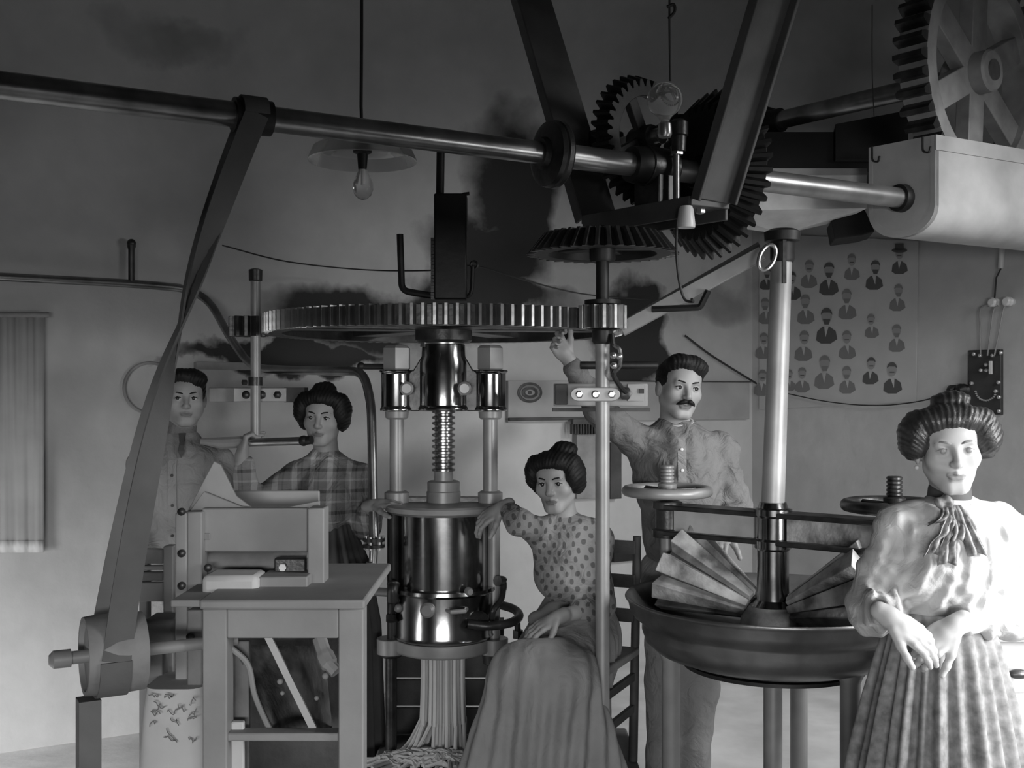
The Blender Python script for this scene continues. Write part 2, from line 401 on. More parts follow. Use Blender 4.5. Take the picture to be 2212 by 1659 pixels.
mb = MB(); mb.lathe(vx+UP*1.72, UP, [(0, .03), (.01, .036), (.045, .036), (.05, .05)], 24); mb.build('collar', 'black', vs_)
# bracket that steadies it
cz = 1.545
bk = empty('shaft_bracket', vx+V((0, .1, cz)), 'timber bearing bracket with a bolted clamp around the tall vertical drive shaft', 'bracket')
c = P(1298, 853, 3.86); mb = MB(); mb.box(c+V((0, .02, 0)), (.165, 0, 0), (0, .02, 0), (0, 0, .04)); mb.build('back_board', 'wood_pale', bk, bevel=.004)
mb = MB(); mb.box(P(1212, 852, 3.84), (.022, 0, 0), (0, .012, 0), (0, 0, .036)); mb.build('dark_block', 'wood_dark', bk, bevel=.003)
mb = MB(); mb.box(P(1298, 885, 3.85), (.17, 0, 0), (0, .03, 0), (0, 0, .006)); mb.build('lower_rail', 'wood_dark', bk)
mb = MB(); mb.box(P(1298, 853, 4.75)+V((.02, 0, 0)), (.06, 0, 0), (0, .84, 0), (0, 0, .03)); mb.build('wall_beam', 'wood_mid', bk)
mb = MB(); cc = P(1286, 852, 3.735)
poly = []
for k in range(12): w = PI/2+PI*k/11; poly.append(cc+V((-.055+.03*math.cos(w), 0, .024*math.sin(w))))
for k in range(12): w = -PI/2+PI*k/11; poly.append(cc+V((.055+.03*math.cos(w), 0, .024*math.sin(w))))
mb.prism(poly, (0, .016, 0)); cl = mb.build('clamp', 'lsteel', bk, bevel=.003)
for dx in (-.055, 0, .055):
    mb = MB(); mb.lathe(cc+V((dx, .001, 0)), (0, -1, 0), [(0, .014), (.01, .014), (.014, .009)], 6 if dx else 16); mb.build('bolt', 'steel', cl)
mb = MB(); mb.box(P(1372, 848, 3.835), (.028, 0, 0), (0, .012, 0), (0, 0, .03)); mb.build('latch_plate', 'wood_pale', bk, bevel=.002)
mb = MB(); c = P(1350, 850, 3.80); mb.lathe(c, (0, -1, 0), [(0, .024), (.012, .024), (.016, .016)], 6); mb.build('square_nut', 'iron', bk)
mb = MB(); mb.box(P(1386, 845, 3.82), (.008, 0, 0), (0, .004, 0), (0, 0, .008)); mb.build('keyhole', 'black', bk)
# clutch lever hanging beside the shaft
cv = empty('clutch_lever', P(1335, 790, 3.74), 'small jointed iron clutch lever beside the pinion on the vertical drive shaft', 'lever')
mb = MB(); mb.tube(bez([P(1322, 722, 3.74), P(1325, 745, 3.73), P(1338, 757, 3.73), P(1338, 790, 3.73), P(1325, 808, 3.73), P(1340, 835, 3.77), P(1352, 848, 3.79)], 6), .009, 8); mb.build('rod', 'iron', cv)
for px, py in ((1325, 768), (1326, 790), (1338, 770)):
    mb = MB(); mb.ball(P(px, py, 3.71), .012); mb.build('pin', 'steel', cv)
mb = MB(); mb.cyl(P(1254, 789, 3.86), P(1420, 789, 3.90), .014); mb.build('cross_pin', 'black', cv)

# ------------------------------------------------------------------ the screw press
PX, PD = -.265, 4.25
def Q(px, py, D=PD): return P(px, py, D)
def pz(py, D=PD): return H-(py-HZ)/F*D
ax0 = V((PX, PD, 0))
pr = empty('screw_press', ax0+UP*PZ, 'tall two-column screw press with polished cylinder squeezing out strands of pasta', 'press')
def axl(name, prof, m, parent=pr, c=ax0, seg=48, **k):
    mb = MB(); mb.lathe(c, UP, prof, seg); return mb.build(name, m, parent, **k)
big = gear(pr, 'gear_wheel', ax0+UP*1.81, UP, 116, .69, .69, .07, .026, .05, .11, .13, 6, 'iron', 'dsteel', spw=.12, ph=.35)
tag(big, 'wide dark spur gear wheel with bright teeth')
axl('rim_web', [(1.782, .56), (1.782, .63), (1.79, .63), (1.79, .56)], 'black', big, caps=False) if False else None
co = .181                       # column offset
cols = [ax0+V((-co, .0, 0)), ax0+V((co, .0, 0))]
zc0, zc1 = pz(888), pz(800)
# crosshead: barrel plus two bosses with webs
mb = MB(); mb.lathe(ax0, UP, [(zc0, .098), (zc0+.012, .1), (zc0+.02, .094), (zc1+.03, .094), (zc1+.055, .085), (zc1+.1, .083), (zc1+.103, .05)], 48)
for c in cols: mb.lathe(c, UP, [(zc0, .064), (zc0+.008, .066), (zc0+.018, .06), (zc1-.012, .06), (zc1-.006, .068), (zc1, .068)], 40)
ch = mb.build('crosshead', 'chrome', pr, bevel=.003)
for sg in (-1, 1):
    mb = MB(); y = .028; x1 = PX+sg*.15
    poly = [V((PX+sg*.05, PD-y, zc0)), V((x1, PD-y, zc0)), V((x1, PD-y, zc1)), V((PX+sg*.115, PD-y, zc1)), V((PX+sg*.085, PD-y, zc1+.05)), V((PX+sg*.05, PD-y, zc1+.05))]
    mb.prism(poly, (0, 2*y, 0)); mb.build('web', 'iron', ch, bevel=.004)
for dx in (-.135, .085):
    mb = MB(); mb.lathe(ax0+V((dx, -.07 if dx < 0 else -.085, (zc0+zc1)/2+.008)), (0, -1, 0), [(0, .026), (.015, .026), (.022, .018)], 24); mb.build('boss_bolt', 'lsteel', ch)
mb = MB(); mb.lathe(ax0, UP, [(zc1+.1, .075), (zc1+.115, .075)], 32); mb.lathe(ax0+V((-.07, -.03, 0)), UP, [(zc1+.09, .02), (zc1+.12, .016)], 6); mb.build('bearing_cap', 'steel', ch)
for i, c in enumerate(cols):
    mb = MB(); mb.lathe(c, UP, [(zc1, .05), (zc1+.006, .056), (zc1+.085, .056), (zc1+.095, .046), (zc1+.098, .03)], 6); mb.build('hex_nut', 'lsteel', ch, ang=.3)
    axl('column_collar', [(pz(906), .035), (pz(902), .044), (zc0-.002, .046)], 'lsteel', pr, c)
    axl('column', [(pz(1070), .028), (zc0, .028)], 'lsteel', pr, c)
    axl('column_foot', [(pz(1085), .048), (pz(1064), .048), (pz(1060), .036)], 'lsteel', pr, c)
    axl('lower_column', [(pz(1385), .024), (pz(1090), .024)], 'lsteel' if i else 'black', pr, ax0+V(((-.19, .195)[i], -.02 if i else -.04, 0)))
# screw with thread
prof = []; z = pz(1022); r0, r1, pt = .034, .045, .0225
while z < zc0+.02:
    prof += [(z, r0), (z+pt*.25, r0), (z+pt*.4, r1), (z+pt*.75, r1), (z+pt*.9, r0)]; z += pt
axl('screw', prof, 'dsteel')
axl('screw_shank', [(pz(1040), .037), (pz(1015), .037)], 'lsteel')
axl('screw_nut', [(pz(1085), .066), (pz(1062), .066), (pz(1060), .063), (pz(1041), .063), (pz(1038), .055)], 'lsteel')
axl('top_flange', [(pz(1108), .15), (pz(1106), .205), (pz(1100), .225), (pz(1090), .23), (pz(1086), .222), (pz(1084), .1)], 'lsteel', seg=64)
axl('cylinder', [(pz(1268), .172), (pz(1105), .172)], 'chrome', seg=64)
for sg in (-1, 1):
    mb = MB(); mb.box(ax0+V((sg*.1, .02, pz(1079))), (.05, 0, 0), (0, .03, 0), (0, 0, .008)); mb.build('guide_plate', 'iron', pr)
bd = axl('lower_band', [(pz(1372), .19), (pz(1366), .2), (pz(1360), .196), (pz(1275), .196), (pz(1270), .205), (pz(1263), .203), (pz(1262), .17)], 'chrome', seg=64)
def onband(a, py, r=.197): return ax0+V((r*math.sin(a), -r*math.cos(a), pz(py, PD-.19)))
for a, py, r in ((-.24, 1318, .028), (-.95, 1322, .016), (.55, 1280, .016)):
    b = onband(a, py); dr = V((math.sin(a), -math.cos(a), 0)); mb = MB(); mb.lathe(b-dr*.004, dr, [(0, r), (.012, r), (.02, r*.7)], 24); mb.build('band_bolt', 'lsteel', bd)
mb = MB(); a = .12; mb.tube([onband(a, 1318, .2), onband(.18, 1319, .225), onband(.42, 1318, .225), onband(.5, 1317, .2)], [.006, .009, .009, .008]); mb.build('handle_bar', 'lsteel', bd)
# hinge lugs and swing clamp
mb = MB(); mb.tube(bez([onband(-1.0, 1268, .215), onband(-.95, 1282, .225), onband(-1.0, 1310, .22), onband(-1.1, 1335, .215), onband(-1.05, 1352, .22)], 5), [.026]*2+[.022]*8+[.013]*6+[.02]*5, 12); mb.build('hinge_lug', 'iron', bd)
mb = MB(); b = onband(.75, 1345, .21); mb.lathe(b, V((.72, -.7, 0)), [(-.06, .036), (0, .036), (.02, .03)], 24); mb.build('clamp_boss', 'iron', bd)
mb = MB(); mb.tube(bez([onband(.5, 1348, .215), onband(.75, 1352, .265), onband(1.05, 1350, .30), onband(1.35, 1345, .30), onband(1.6, 1338, .27), onband(1.9, 1334, .22)], 6), .017, 12); mb.build('clamp_arm', 'iron', bd)
mb = MB(); mb.tube(bez([onband(1.0, 1348, .225), onband(.98, 1325, .235), onband(1.15, 1305, .245), onband(1.3, 1285, .24), onband(1.35, 1270, .235), onband(1.2, 1266, .225)], 6), [.012]*18+[.014]*6+[.02]*7, 10); mb.build('clamp_lever', 'iron', bd)
mb = MB(); mb.tube([onband(1.25, 1340, .3), onband(1.28, 1385, .3)], .012); mb.lathe(onband(1.28, 1380, .3), UP, [(-.02, .022), (.01, .022)], 6); mb.build('clamp_bolt', 'iron', bd)
# base plate with bosses and legs
zb0, zb1 = pz(1402), pz(1374)
mb = MB(); mb.lathe(ax0, UP, [(zb0, .185), (zb0+.008, .19), (zb1, .19)], 48)
for i, dx in enumerate((-.2, .195)):
    mb.lathe(ax0+V((dx, -.03, 0)), UP, [(zb0-.01, .055), (zb1, .055)], 32)
bp = mb.build('base_plate', 'lsteel', pr, bevel=.003)
for i, (dx, z0, z1) in enumerate(((-.2, pz(1415), zb0), (.195, pz(1430), zb0))):
    c = ax0+V((dx, -.03, 0))
    axl('leg_socket', [(z0, .036), (z0+.004, .042), (zb0-.005, .046)], 'iron', bp, c)
    axl('leg', [(PZ, .036), (PZ+.012, .036), (PZ+.016, .022), (z0+.005, .022)], 'iron' if i == 0 else 'dsteel', pr, c)
axl('die_plate', [(zb0-.012, .1), (zb0, .105)], 'dsteel')
# the rack rising above the gear
rz = 4.28
mb = MB(); mb.box((P(974, 535, rz)), ((.063), 0, 0), (0, .045, 0), (0, 0, .205)); rk = mb.build('rack_housing', 'black', pr, bevel=.006)
mb = MB(); mb.cyl(P(950, 440, rz), P(952, 318, rz), .016); mb.build('rack_rod', 'black', rk)
mb = MB(); mb.tube(fillet([P(1000, 432, rz), P(998, 420, rz), P(1014, 418, rz)], .01), .007, 8); mb.build('oiler', 'black', rk)
tm = MB(); tm.box((0, 0, 0), (.014, 0, 0), (0, .02, 0), (0, 0, .0055)); tme = tm.mesh('rack_tooth'); tme.materials.append(MT['iron'])
for k in range(18):
    o = bpy.data.objects.new('rack_tooth', tme); col.objects.link(o); o.parent = rk
    o.matrix_basis = Matrix.Translation(P(939, 518+k*7.4, rz))
mb = MB(); mb.tube(fillet([P(864, 506, rz), P(868, 628, rz), P(940, 640, rz)], .03), .0135, 10); mb.build('guide_rod', 'black', rk)
mb = MB(); mb.tube(fillet([P(990, 640, rz), P(1015, 640, rz), P(1020, 622, rz), P(1021, 576, rz)], .03), .008, 8); mb.tube([P(1024, 572, rz)+V((.014*math.cos(k*PI/6), 0, .014*math.sin(k*PI/6))) for k in range(12)], .005, 6, closed=True); mb.build('eye_hook', 'black', rk)
mb = MB(); mb.tube(fillet([Q(835, 792), Q(790, 792), Q(776, 791)], .02), .012, 10); mb.ball(Q(780, 791), .016); mb.build('stop_pin', 'black', pr)

ck = empty('wooden_crate', P(920, 1580, 4.5), 'dark wooden crate standing behind the legs of the screw press', 'crate'); ck.location.z = PZ
for k in range(4):
    zc = PZ+.06+k*.115; mb = MB(); mb.box((PX-.005, 4.5, zc), (.235, 0, 0), (0, .012, 0), (0, 0, .053)); mb.build('plank', 'wood_dark', ck, bevel=.004)
for sx in (-1, 1):
    mb = MB(); mb.box((PX-.005+sx*.225, 4.53, PZ+.235), (.012, 0, 0), (0, .03, 0), (0, 0, .235)); mb.build('corner_post', 'wood_dark', ck)
# strands of pasta
st = []
for k in range(34):
    a = k*2.39996; r = .088*math.sqrt((k+.5)/34); st.append((r*math.cos(a), r*math.sin(a)))
rnd = random.Random(3)
for dx, dy in st:
    z0 = zb0-.01; p = ax0+V((dx*1.02, dy, 0)); sp = 1+rnd.uniform(0, .15)
    zf = PZ+.012+rnd.uniform(0, .03); out = V((dx*rnd.uniform(.2, .6), dy*.4-.03-rnd.uniform(0, .05), 0))
    lean = V((-.03*(dx < -.03)*rnd.uniform(.6, 1.6), -.02, 0))
    pts = [p+UP*z0, p+UP*(z0-.12)+V((0, 0, 0)), p+V((dx*.06, 0, z0-.26)), p+V((dx*.1, 0, PZ+.13)), p+out*.4+lean+V((0, 0, PZ+.05)), p+out+lean*2+UP*zf, p+out*2.2+lean*3.5+UP*zf]
    mb = MB(); mb.tube(bez(pts, 4), .0078, 7)
    tag(mb.build('pasta_strand', 'pasta'), 'long pale strand of fresh pasta hanging below the screw press', 'pasta', 'strands of pasta hanging from the press')
# heap of pasta at the foot
def heap(name, c, rx, ry, hgt, m, seed, label, cat):
    r = random.Random(seed); mb = MB()
    for k in range(70):
        a = r.uniform(0, 2*PI); q = math.sqrt(r.uniform(0, 1)); x0 = V(c)+V((rx*q*math.cos(a), ry*q*math.sin(a), 0)); b = r.uniform(0, PI); pts = []
        for i in range(8):
            s_ = (i-3.5)*.03; b2 = b+.5*math.sin(i*.8+k)
            x = x0+V((s_*math.cos(b2), s_*math.sin(b2)*.6, 0)); e = ((x.x-c[0])/rx/1.3)**2+((x.y-c[1])/ry/1.3)**2
            pts.append(V((x.x, x.y, c[2]+.008+max(0, hgt*(1-e))*r.uniform(.7, 1))))
        mb.tube(pts, .0075, 6)
    o = mb.build(name, m); tag(o, label, cat, kind='stuff'); return o
heap('pasta_heap', (PX-.05, PD-.14, PZ), .2, .09, .06, 'pasta', 5, 'pale heap of coiled fresh pasta at the foot of the press', 'pasta')

# ------------------------------------------------------------------ steam pipe and valve
pp = empty('steam_pipe', Q(806, 1280, 4.2), 'bent iron steam pipe running from the left wall down to the press valve', 'pipe')
pts = [on1(-120, 592, .06), on1(280, 612, .06), on1(440, 626, .06), P(500, 735, 4.95), P(545, 796, 4.85), P(620, 799, 4.75), P(785, 803, 4.36), P(802, 870, 4.30), P(808, 1165, 4.2)]
mb = MB(); mb.tube(fillet(pts, .2, 8), .0185, 14); mb.build('pipe_run', 'dsteel', pp)
mb = MB(); t0 = on1(284, 612, .06); mb.tube([t0, t0+UP*.15, t0+UP*.17], [.014, .014, .02], 10); mb.ball(t0+UP*.18, .02); mb.build('vent_stub', 'iron', pp)
c = P(808, 1172, 4.2); mb = MB(); mb.lathe(c, UP, [(-.018, .042), (-.006, .042), (-.005, .03), (.004, .03), (.005, .042), (.018, .042)], 24); fl = mb.build('flange', 'iron', pp)
for k in range(6):
    mb = MB(); w = k*PI/3+.2; mb.lathe(c+V((.033*math.cos(w), .033*math.sin(w), -.026)), UP, [(0, .007), (.052, .007)], 6); mb.build('flange_bolt', 'steel', fl)
mb = MB(); mb.cyl(P(808, 1180, 4.2), P(806, 1215, 4.2), .017); mb.build('pipe_stub', 'steel', pp)
vc = P(803, 1240, 4.2); mb = MB(); mb.lathe(vc+UP*.045, -UP, [(0, .022), (.015, .024), (.025, .034), (.06, .036), (.075, .024), (.1, .024)], 24); mb.ball(vc+V((.01, -.02, .012)), .028); vb = mb.build('valve_body', 'lsteel', pp)
mb = MB(); hc = vc+V((-.05, -.05, 0)); wax = V((-.6, -.8, 0)).normalized(); e1, e2, _ = frame(wax)
mb.tube([hc+(e1*math.cos(k*PI/10)+e2*math.sin(k*PI/10))*.042 for k in range(20)], .007, 8, closed=True)
for k in range(3): w = k*PI/3; mb.cyl(hc+(e1*math.cos(w)+e2*math.sin(w))*.042, hc-(e1*math.cos(w)+e2*math.sin(w))*.042, .004, seg=8)
mb.cyl(hc, vc, .007, seg=10); mb.build('valve_wheel', 'iron', vb)
mb = MB(); mb.tube(fillet([vc-UP*.05, P(806, 1278, 4.2), P(850, 1280, 4.13)], .03), .017, 12); mb.build('elbow', 'lsteel', pp)

# left pinion rod with hand lever
lx = P(552, 850, 4.32); lx.z = 0
lr = empty('feed_rod', lx+UP*pz(955, 4.32), 'slim vertical rod with small dark pinion on top and a hand lever below', 'rod')
mb = MB(); mb.cyl(lx+UP*pz(955, 4.32), lx+UP*pz(585, 4.32), .019); mb.build('rod', 'lsteel', lr)
mb = MB(); mb.lathe(lx+UP*pz(608, 4.32), UP, [(0, .02), (.003, .026), (.045, .027), (.05, .015)], 20); mb.build('cap', 'iron', lr)
mb = MB(); mb.lathe(lx+UP*pz(833, 4.32), UP, [(0, .028), (.034, .028)], 20); mb.cyl(lx+V((-.03, -.02, pz(826, 4.32))), lx+V((-.045, -.03, pz(826, 4.32))), .01, seg=8); mb.build('collar', 'iron', lr)
gear(lr, 'pinion', lx+V((-.035, .03, 1.815)), UP, 11, .078, .078, .078, .024, 0, 0, 0, 0, 'black', 'iron', solid=True, ph=.2)
lz = pz(956, 4.32)
mb = MB(); mb.cyl(V((lx.x-.03, lx.y-.02, lz)), P(660, 952, 4.24), .016); lv = mb.build('lever_rod', 'dsteel', lr)
mb = MB(); mb.ball(P(656, 952, 4.24), .021); mb.cyl(P(660, 952, 4.24), P(673, 950, 4.23), .017); mb.build('lever_knob', 'black', lv)
mb = MB(); mb.tube([V((lx.x-.02, lx.y-.02, lz)), P(520, 955, 4.3), P(480, 957, 4.3), P(434, 953, 4.3)], [.017, .024, .024, .012], 10); mb.build('lever_grip', 'wood_mid', lv)
lb = empty('rod_bracket', P(545, 853, 4.4), 'wooden bearing bracket with bolted pale plate holding the slim feed rod', 'bracket')
mb = MB(); mb.box(P(543, 853, 4.40), (.165, 0, 0), (0, .025, 0), (0, 0, .029)); mb.build('board', 'wood_mid', lb, bevel=.004)
mb = MB(); mb.box(P(562, 853, 4.355), (.105, 0, 0), (0, .008, 0), (0, 0, .028)); mb.build('plate', 'lsteel', lb, bevel=.003)
for px in (532, 566, 600):
    mb = MB(); mb.lathe(P(px, 853, 4.347), (0, -1, 0), [(0, .016), (.01, .016), (.014, .009)], 6 if px > 590 else 16); mb.build('bolt', 'iron', lb)
mb = MB(); mb.box(P(640, 853, 4.40), (.04, 0, 0), (0, .04, 0), (0, 0, .03)); mb.build('end_block', 'wood_dark', lb)
mb = MB(); mb.box(P(560, 853, 4.75), (.05, 0, 0), (0, .32, 0), (0, 0, .028)); mb.build('wall_beam', 'wood_mid', lb)

# ------------------------------------------------------------------ second shaft, spur gear and gear trough at the right
sz = H+660/F*4.95
s1 = P(1980, 190, 4.95)
def W_at(px):
    r = (px-CX)/F; q = (r*s1.y-s1.x)/(W.x-r*W.y); return s1+W*q
ss = empty('counter_shaft', W_at(1625), 'steel countershaft with a large toothed wheel above the plastered gear trough', 'shaft')
mb = MB(); mb.cyl(W_at(1610), W_at(2150), .045, seg=28); mb.build('shaft_rod', 'dsteel', ss)
gear(ss, 'spur_wheel', W_at(2098), W, 42, .51, .51, .13, .045, .07, .09, .2, 6, 'wheelgrey', 'iron', spw=.12, ph=.15)
mb = MB(); mb.lathe(W_at(1660)-W*.08, W, [(0, .05), (0, .085), (.06, .085), (.08, .06), (.16, .06)], 28); mb.build('collar', 'black', ss)
mb = MB(); mb.box(W_at(1640)+UP*.0, W*.05, N2*.1, UP*.09); mb.build('bearing_block', 'black', ss, bevel=.01)

# gear trough
E = Lt(T1); kc = E+W*.142; kc = V((kc.x, kc.y, 0)); bkp = kc-W*.30
zt_, zbm = 2.585, 2.19
def trough_prof(ins, zb_):
    c = (kc+bkp)/2; w = .15-ins; pts = []
    pts.append((-w, zt_))
    for k in range(13):
        a = PI+PI*k/12; pts.append((w*math.cos(a), zb_+w*.75+w*.75*math.sin(a)))
    pts.append((w, zt_)); return c, pts
c, po = trough_prof(0, zbm); _, pi_ = trough_prof(.02, zbm+.03)
Ld = (D2-N2.dot(kc))/N2.dot(U)-.01
tr = empty('gear_trough', c+UP*zbm, 'pale plastered open gear trough jutting from the right wall above the portrait poster', 'trough')
mb = MB(); nO = len(po); vs = []
for s in (0, Ld):
    vs += [c+W*x+UP*z+U*s for x, z in po]+[c+W*x+UP*z+U*s for x, z in pi_]
fs = []
n2_ = 2*nO
for i in range(nO-1):
    fs.append((i, i+n2_, i+1+n2_, i+1)); fs.append((nO+i, nO+i+1, nO+i+1+n2_, nO+i+n2_))
fs.append((0, nO, nO+n2_, n2_)); fs.append((nO-1, nO-1+n2_, 2*nO-1+n2_, 2*nO-1))
for i in range(nO-1): fs.append((i, i+1, nO+i+1, nO+i))
mb.add(vs, fs); MT['trough'] = mat('trough_plaster', .42, .85, 0, .2, 5, .15, 20); mb.build('trough_shell', 'trough', tr)
mb = MB(); mb.prism([c+W*x+UP*z+U*.001 for x, z in po], U*.022); mb.build('end_wall', 'trough', tr)
mb = MB(); mb.box(c+W*.152+UP*(zt_-.03)+U*Ld/2, U*Ld/2, W*.004, UP*.03); mb.build('edge_strip', 'trough', tr)
for s_, xx in ((-.004, -.13), (-.004, .1)):
    mb = MB(); b = c+W*xx+UP*(zt_)+U*s_; mb.tube(fillet([b, b-UP*.06, b-UP*.07+W*.03, b-UP*.045+W*.035], .02), .004, 6); mb.build('hook', 'wire', tr)

# dark timbers and the hopper behind the line shaft
tb = empty('roof_timber', P(1780, 372, 5.2), 'black timber beam and block behind the line shaft near the right wall', 'beam')
a, b = P(1600, 283, 5.5), P(1962, 372, 5.2)
mb = MB(); mb.prism([P(1590, 285, 5.35), P(1900, 285, 5.35), P(1900, 372, 5.35), P(1590, 360, 5.35)], (.15, .8, 0)); mb.build('beam', 'timber_black', tb)
mb = MB(); mb.prism([P(1805, 268, 5.3), P(1962, 238, 5.3), P(1962, 345, 5.3), P(1805, 345, 5.3)], (.05, .22, 0)); mb.build('block', 'timber_black', tb)
d = 4.95
hp = empty('flour_hopper', P(1690, 500, d), 'pale sheet-metal hopper with pointed underside behind the line shaft', 'hopper')
MT['sheet'] = mat('pale_sheet', .6, .6, .1, .25, 6, .05, 20)
tl, trr, bl, br = P(1545, 366, d-.1), P(1872, 366, d-.1), P(1543, 455, d-.1), P(1872, 450, d-.1)
apx = P(1690, 506, d+.1); dp = V((0, .35, 0)); mb = MB()
vs = [tl, trr, bl, br, tl+dp, trr+dp, bl+dp, br+dp, apx]
mb.add(vs, [(0, 2, 3, 1), (1, 3, 7, 5), (5, 7, 6, 4), (4, 6, 2, 0), (2, 8, 3), (3, 8, 7), (7, 8, 6), (6, 8, 2), (0, 1, 5, 4)]); mb.build('hopper_body', 'sheet', hp, smooth=False)
mb = MB(); mb.box((tl+trr)/2+V((0, -.004, -.012)), ((trr-tl).x/2, 0, 0), (0, .006, 0), (0, 0, .014)); mb.build('rim', 'lsteel', hp)
d = 5.0
mb = MB(); mb.prism([P(x, y, d) for x, y in ((1795, 476), (1868, 452), (1890, 500), (1862, 508), (1803, 516), (1800, 498))], (.05, .25, 0))
tag(mb.build('timber_stub', 'timber_black', bevel=.006), 'black timber stub under the gear trough above the poster', 'timber')

# ------------------------------------------------------------------ dough mixer
MC = V((.875, 3.68, 0)); BD = (P(1945, 850, 3.42)-P(1452, 850, 3.94)); BD.z = 0; BD.normalize(); BN = V((-BD.y, BD.x, 0))
mx = empty('dough_mixer', MC, 'large round iron dough mixer with fluted rollers, crossbeam and handwheels', 'mixer')
def mz(py, D=3.68): return H-(py-HZ)/F*D
zr = .86
mb = MB(); mb.lathe(MC, UP, [(.655, .0), (.655, .2), (.665, .32), (.69, .39), (.72, .425), (.755, .437), (.775, .435), (.785, .44), (.80, .462), (.825, .478), (.85, .483), (.858, .49), (zr+.004, .494), (zr+.01, .49), (zr+.006, .476), (.84, .462), (.80, .44), (.77, .41), (.765, .0)], 96, caps=False)
MT['bowl'] = mat('bowl_iron', .15, .36, .7, .55, 5, .12, 25); bw = mb.build('bowl', 'bowl', mx, ang=1.2)
mb = MB(); mb.ring(MC, UP, [(.652, .2), (.652, .3), (.64, .3), (.64, .2)], 64); mb.build('bowl_ring', 'black', bw)
mb = MB(); mb.cyl(MC, MC+UP*.655, .031); mb.lathe(MC+UP*.61, UP, [(0, .04), (.01, .06), (.045, .07)], 32); mb.build('centre_post', 'lsteel', mx)
for a in (PI*1.02, PI*1.66, PI*.34):
    q = MC+V((math.cos(a), math.sin(a), 0))*.345
    mb = MB(); mb.lathe(q, UP, [(0, .05), (.02, .05), (.025, .031), (.66, .031), (.68, .04), (.7, .04)], 24); mb.build('leg', 'lsteel', mx)
# crossbeam, an I section with hub and end bosses
zb_, zt2 = 1.045, 1.155; half = .41
mb = MB()
mb.box(MC+UP*(zt2-.009), BD*half, BN*.052, UP*.009); mb.box(MC+UP*(zb_+.009), BD*half, BN*.052, UP*.009); mb.build('beam_flanges', 'iron', mx, bevel=.004)
for sg in (-1, 1):
    mb = MB(); mb.box(MC+BD*sg*.215+UP*(zb_+zt2)/2, BD*.155, BN*.022, UP*.05); mb.build('beam_web', 'webpale' if sg < 0 else 'dough', mx)
    e = MC+BD*sg*half
    mb = MB(); mb.lathe(e, UP, [(zb_-.012, .03), (zb_-.01, .052), (zb_+.016, .054), (zb_+.022, .042), (zt2-.022, .042), (zt2-.016, .054), (zt2+.006, .054), (zt2+.01, .03)], 32); mb.build('end_boss', 'iron', mx)
    mb = MB(); mb.cyl(e+UP*.8, e+UP*(zb_-.005), .0245); mb.build('pillar', 'lsteel', mx)
    mb = MB(); mb.lathe(e, UP, [(.79, .06), (.80, .06), (.83, .04), (.88, .045), (.89, .03)], 24); mb.build('pillar_foot', 'iron', mx)
    hz_ = zt2+.045; hw = MB(); hw.tube([e+UP*hz_+V((math.cos(k*PI/24), math.sin(k*PI/24), 0))*.145 for k in range(48)], .019, 12, closed=True)
    hw.lathe(e+UP*(hz_-.03), UP, [(0, .03), (.055, .034), (.06, .02)], 24)
    w_ = hw.build('handwheel', 'lsteel' if sg < 0 else 'iron', mx)
    for k in range(4):
        a = k*PI/2+.5; dd = V((math.cos(a), math.sin(a), 0)); sp = MB(); sp.cyl(e+UP*hz_+dd*.02, e+UP*hz_+dd*.14, .011, seg=10); sp.build('spoke', 'iron', w_)
    prof = []; z = zt2+.05
    while z < zt2+.125: prof += [(z, .02), (z+.003, .0245), (z+.009, .0245), (z+.012, .02)]; z += .0125
    mb = MB(); mb.lathe(e, UP, prof, 24); mb.build('adjusting_screw', 'lsteel' if sg < 0 else 'iron', w_)
mb = MB(); mb.lathe(MC, UP, [(.80, .07), (.84, .075), (.86, .055), (.9, .053), (zb_-.02, .053), (zb_-.012, .062), (zb_+.012, .062), (zb_+.02, .056), (zt2-.02, .056), (zt2-.012, .064), (zt2+.008, .064), (zt2+.012, .05), (zt2+.03, .045), (zt2+.034, .03)], 40)
mb.build('hub_column', 'chrome', mx)
mb = MB(); mb.lathe(MC, UP, [(.765, .11), (.80, .105), (.835, .08), (.85, .06)], 32); mb.build('hub_base', 'dough', mx)
topS = P(1690, 508, 3.66)
mb = MB(); mb.cyl(MC+UP*(zt2+.02), topS, .0385, .034, 28); mb.build('drive_shaft', 'lsteel', mx)
mb = MB(); mb.lathe(topS-UP*.03, UP, [(-.06, .036), (-.05, .04), (0, .04), (.005, .042), (.01, .058), (.04, .06), (.05, .04)], 28)
mb.tube([topS+V((.045*math.cos(k*PI/8), .045*math.sin(k*PI/8), -.005)) for k in range(16)], .012, 8, closed=True); mb.build('top_bearing', 'black', mx)
mb = MB(); mb.box(topS+V((-.005, -.045, -.09)), (.006, 0, 0), (0, .006, 0), (0, 0, .075)); mb.build('key_bar', 'iron', mx)
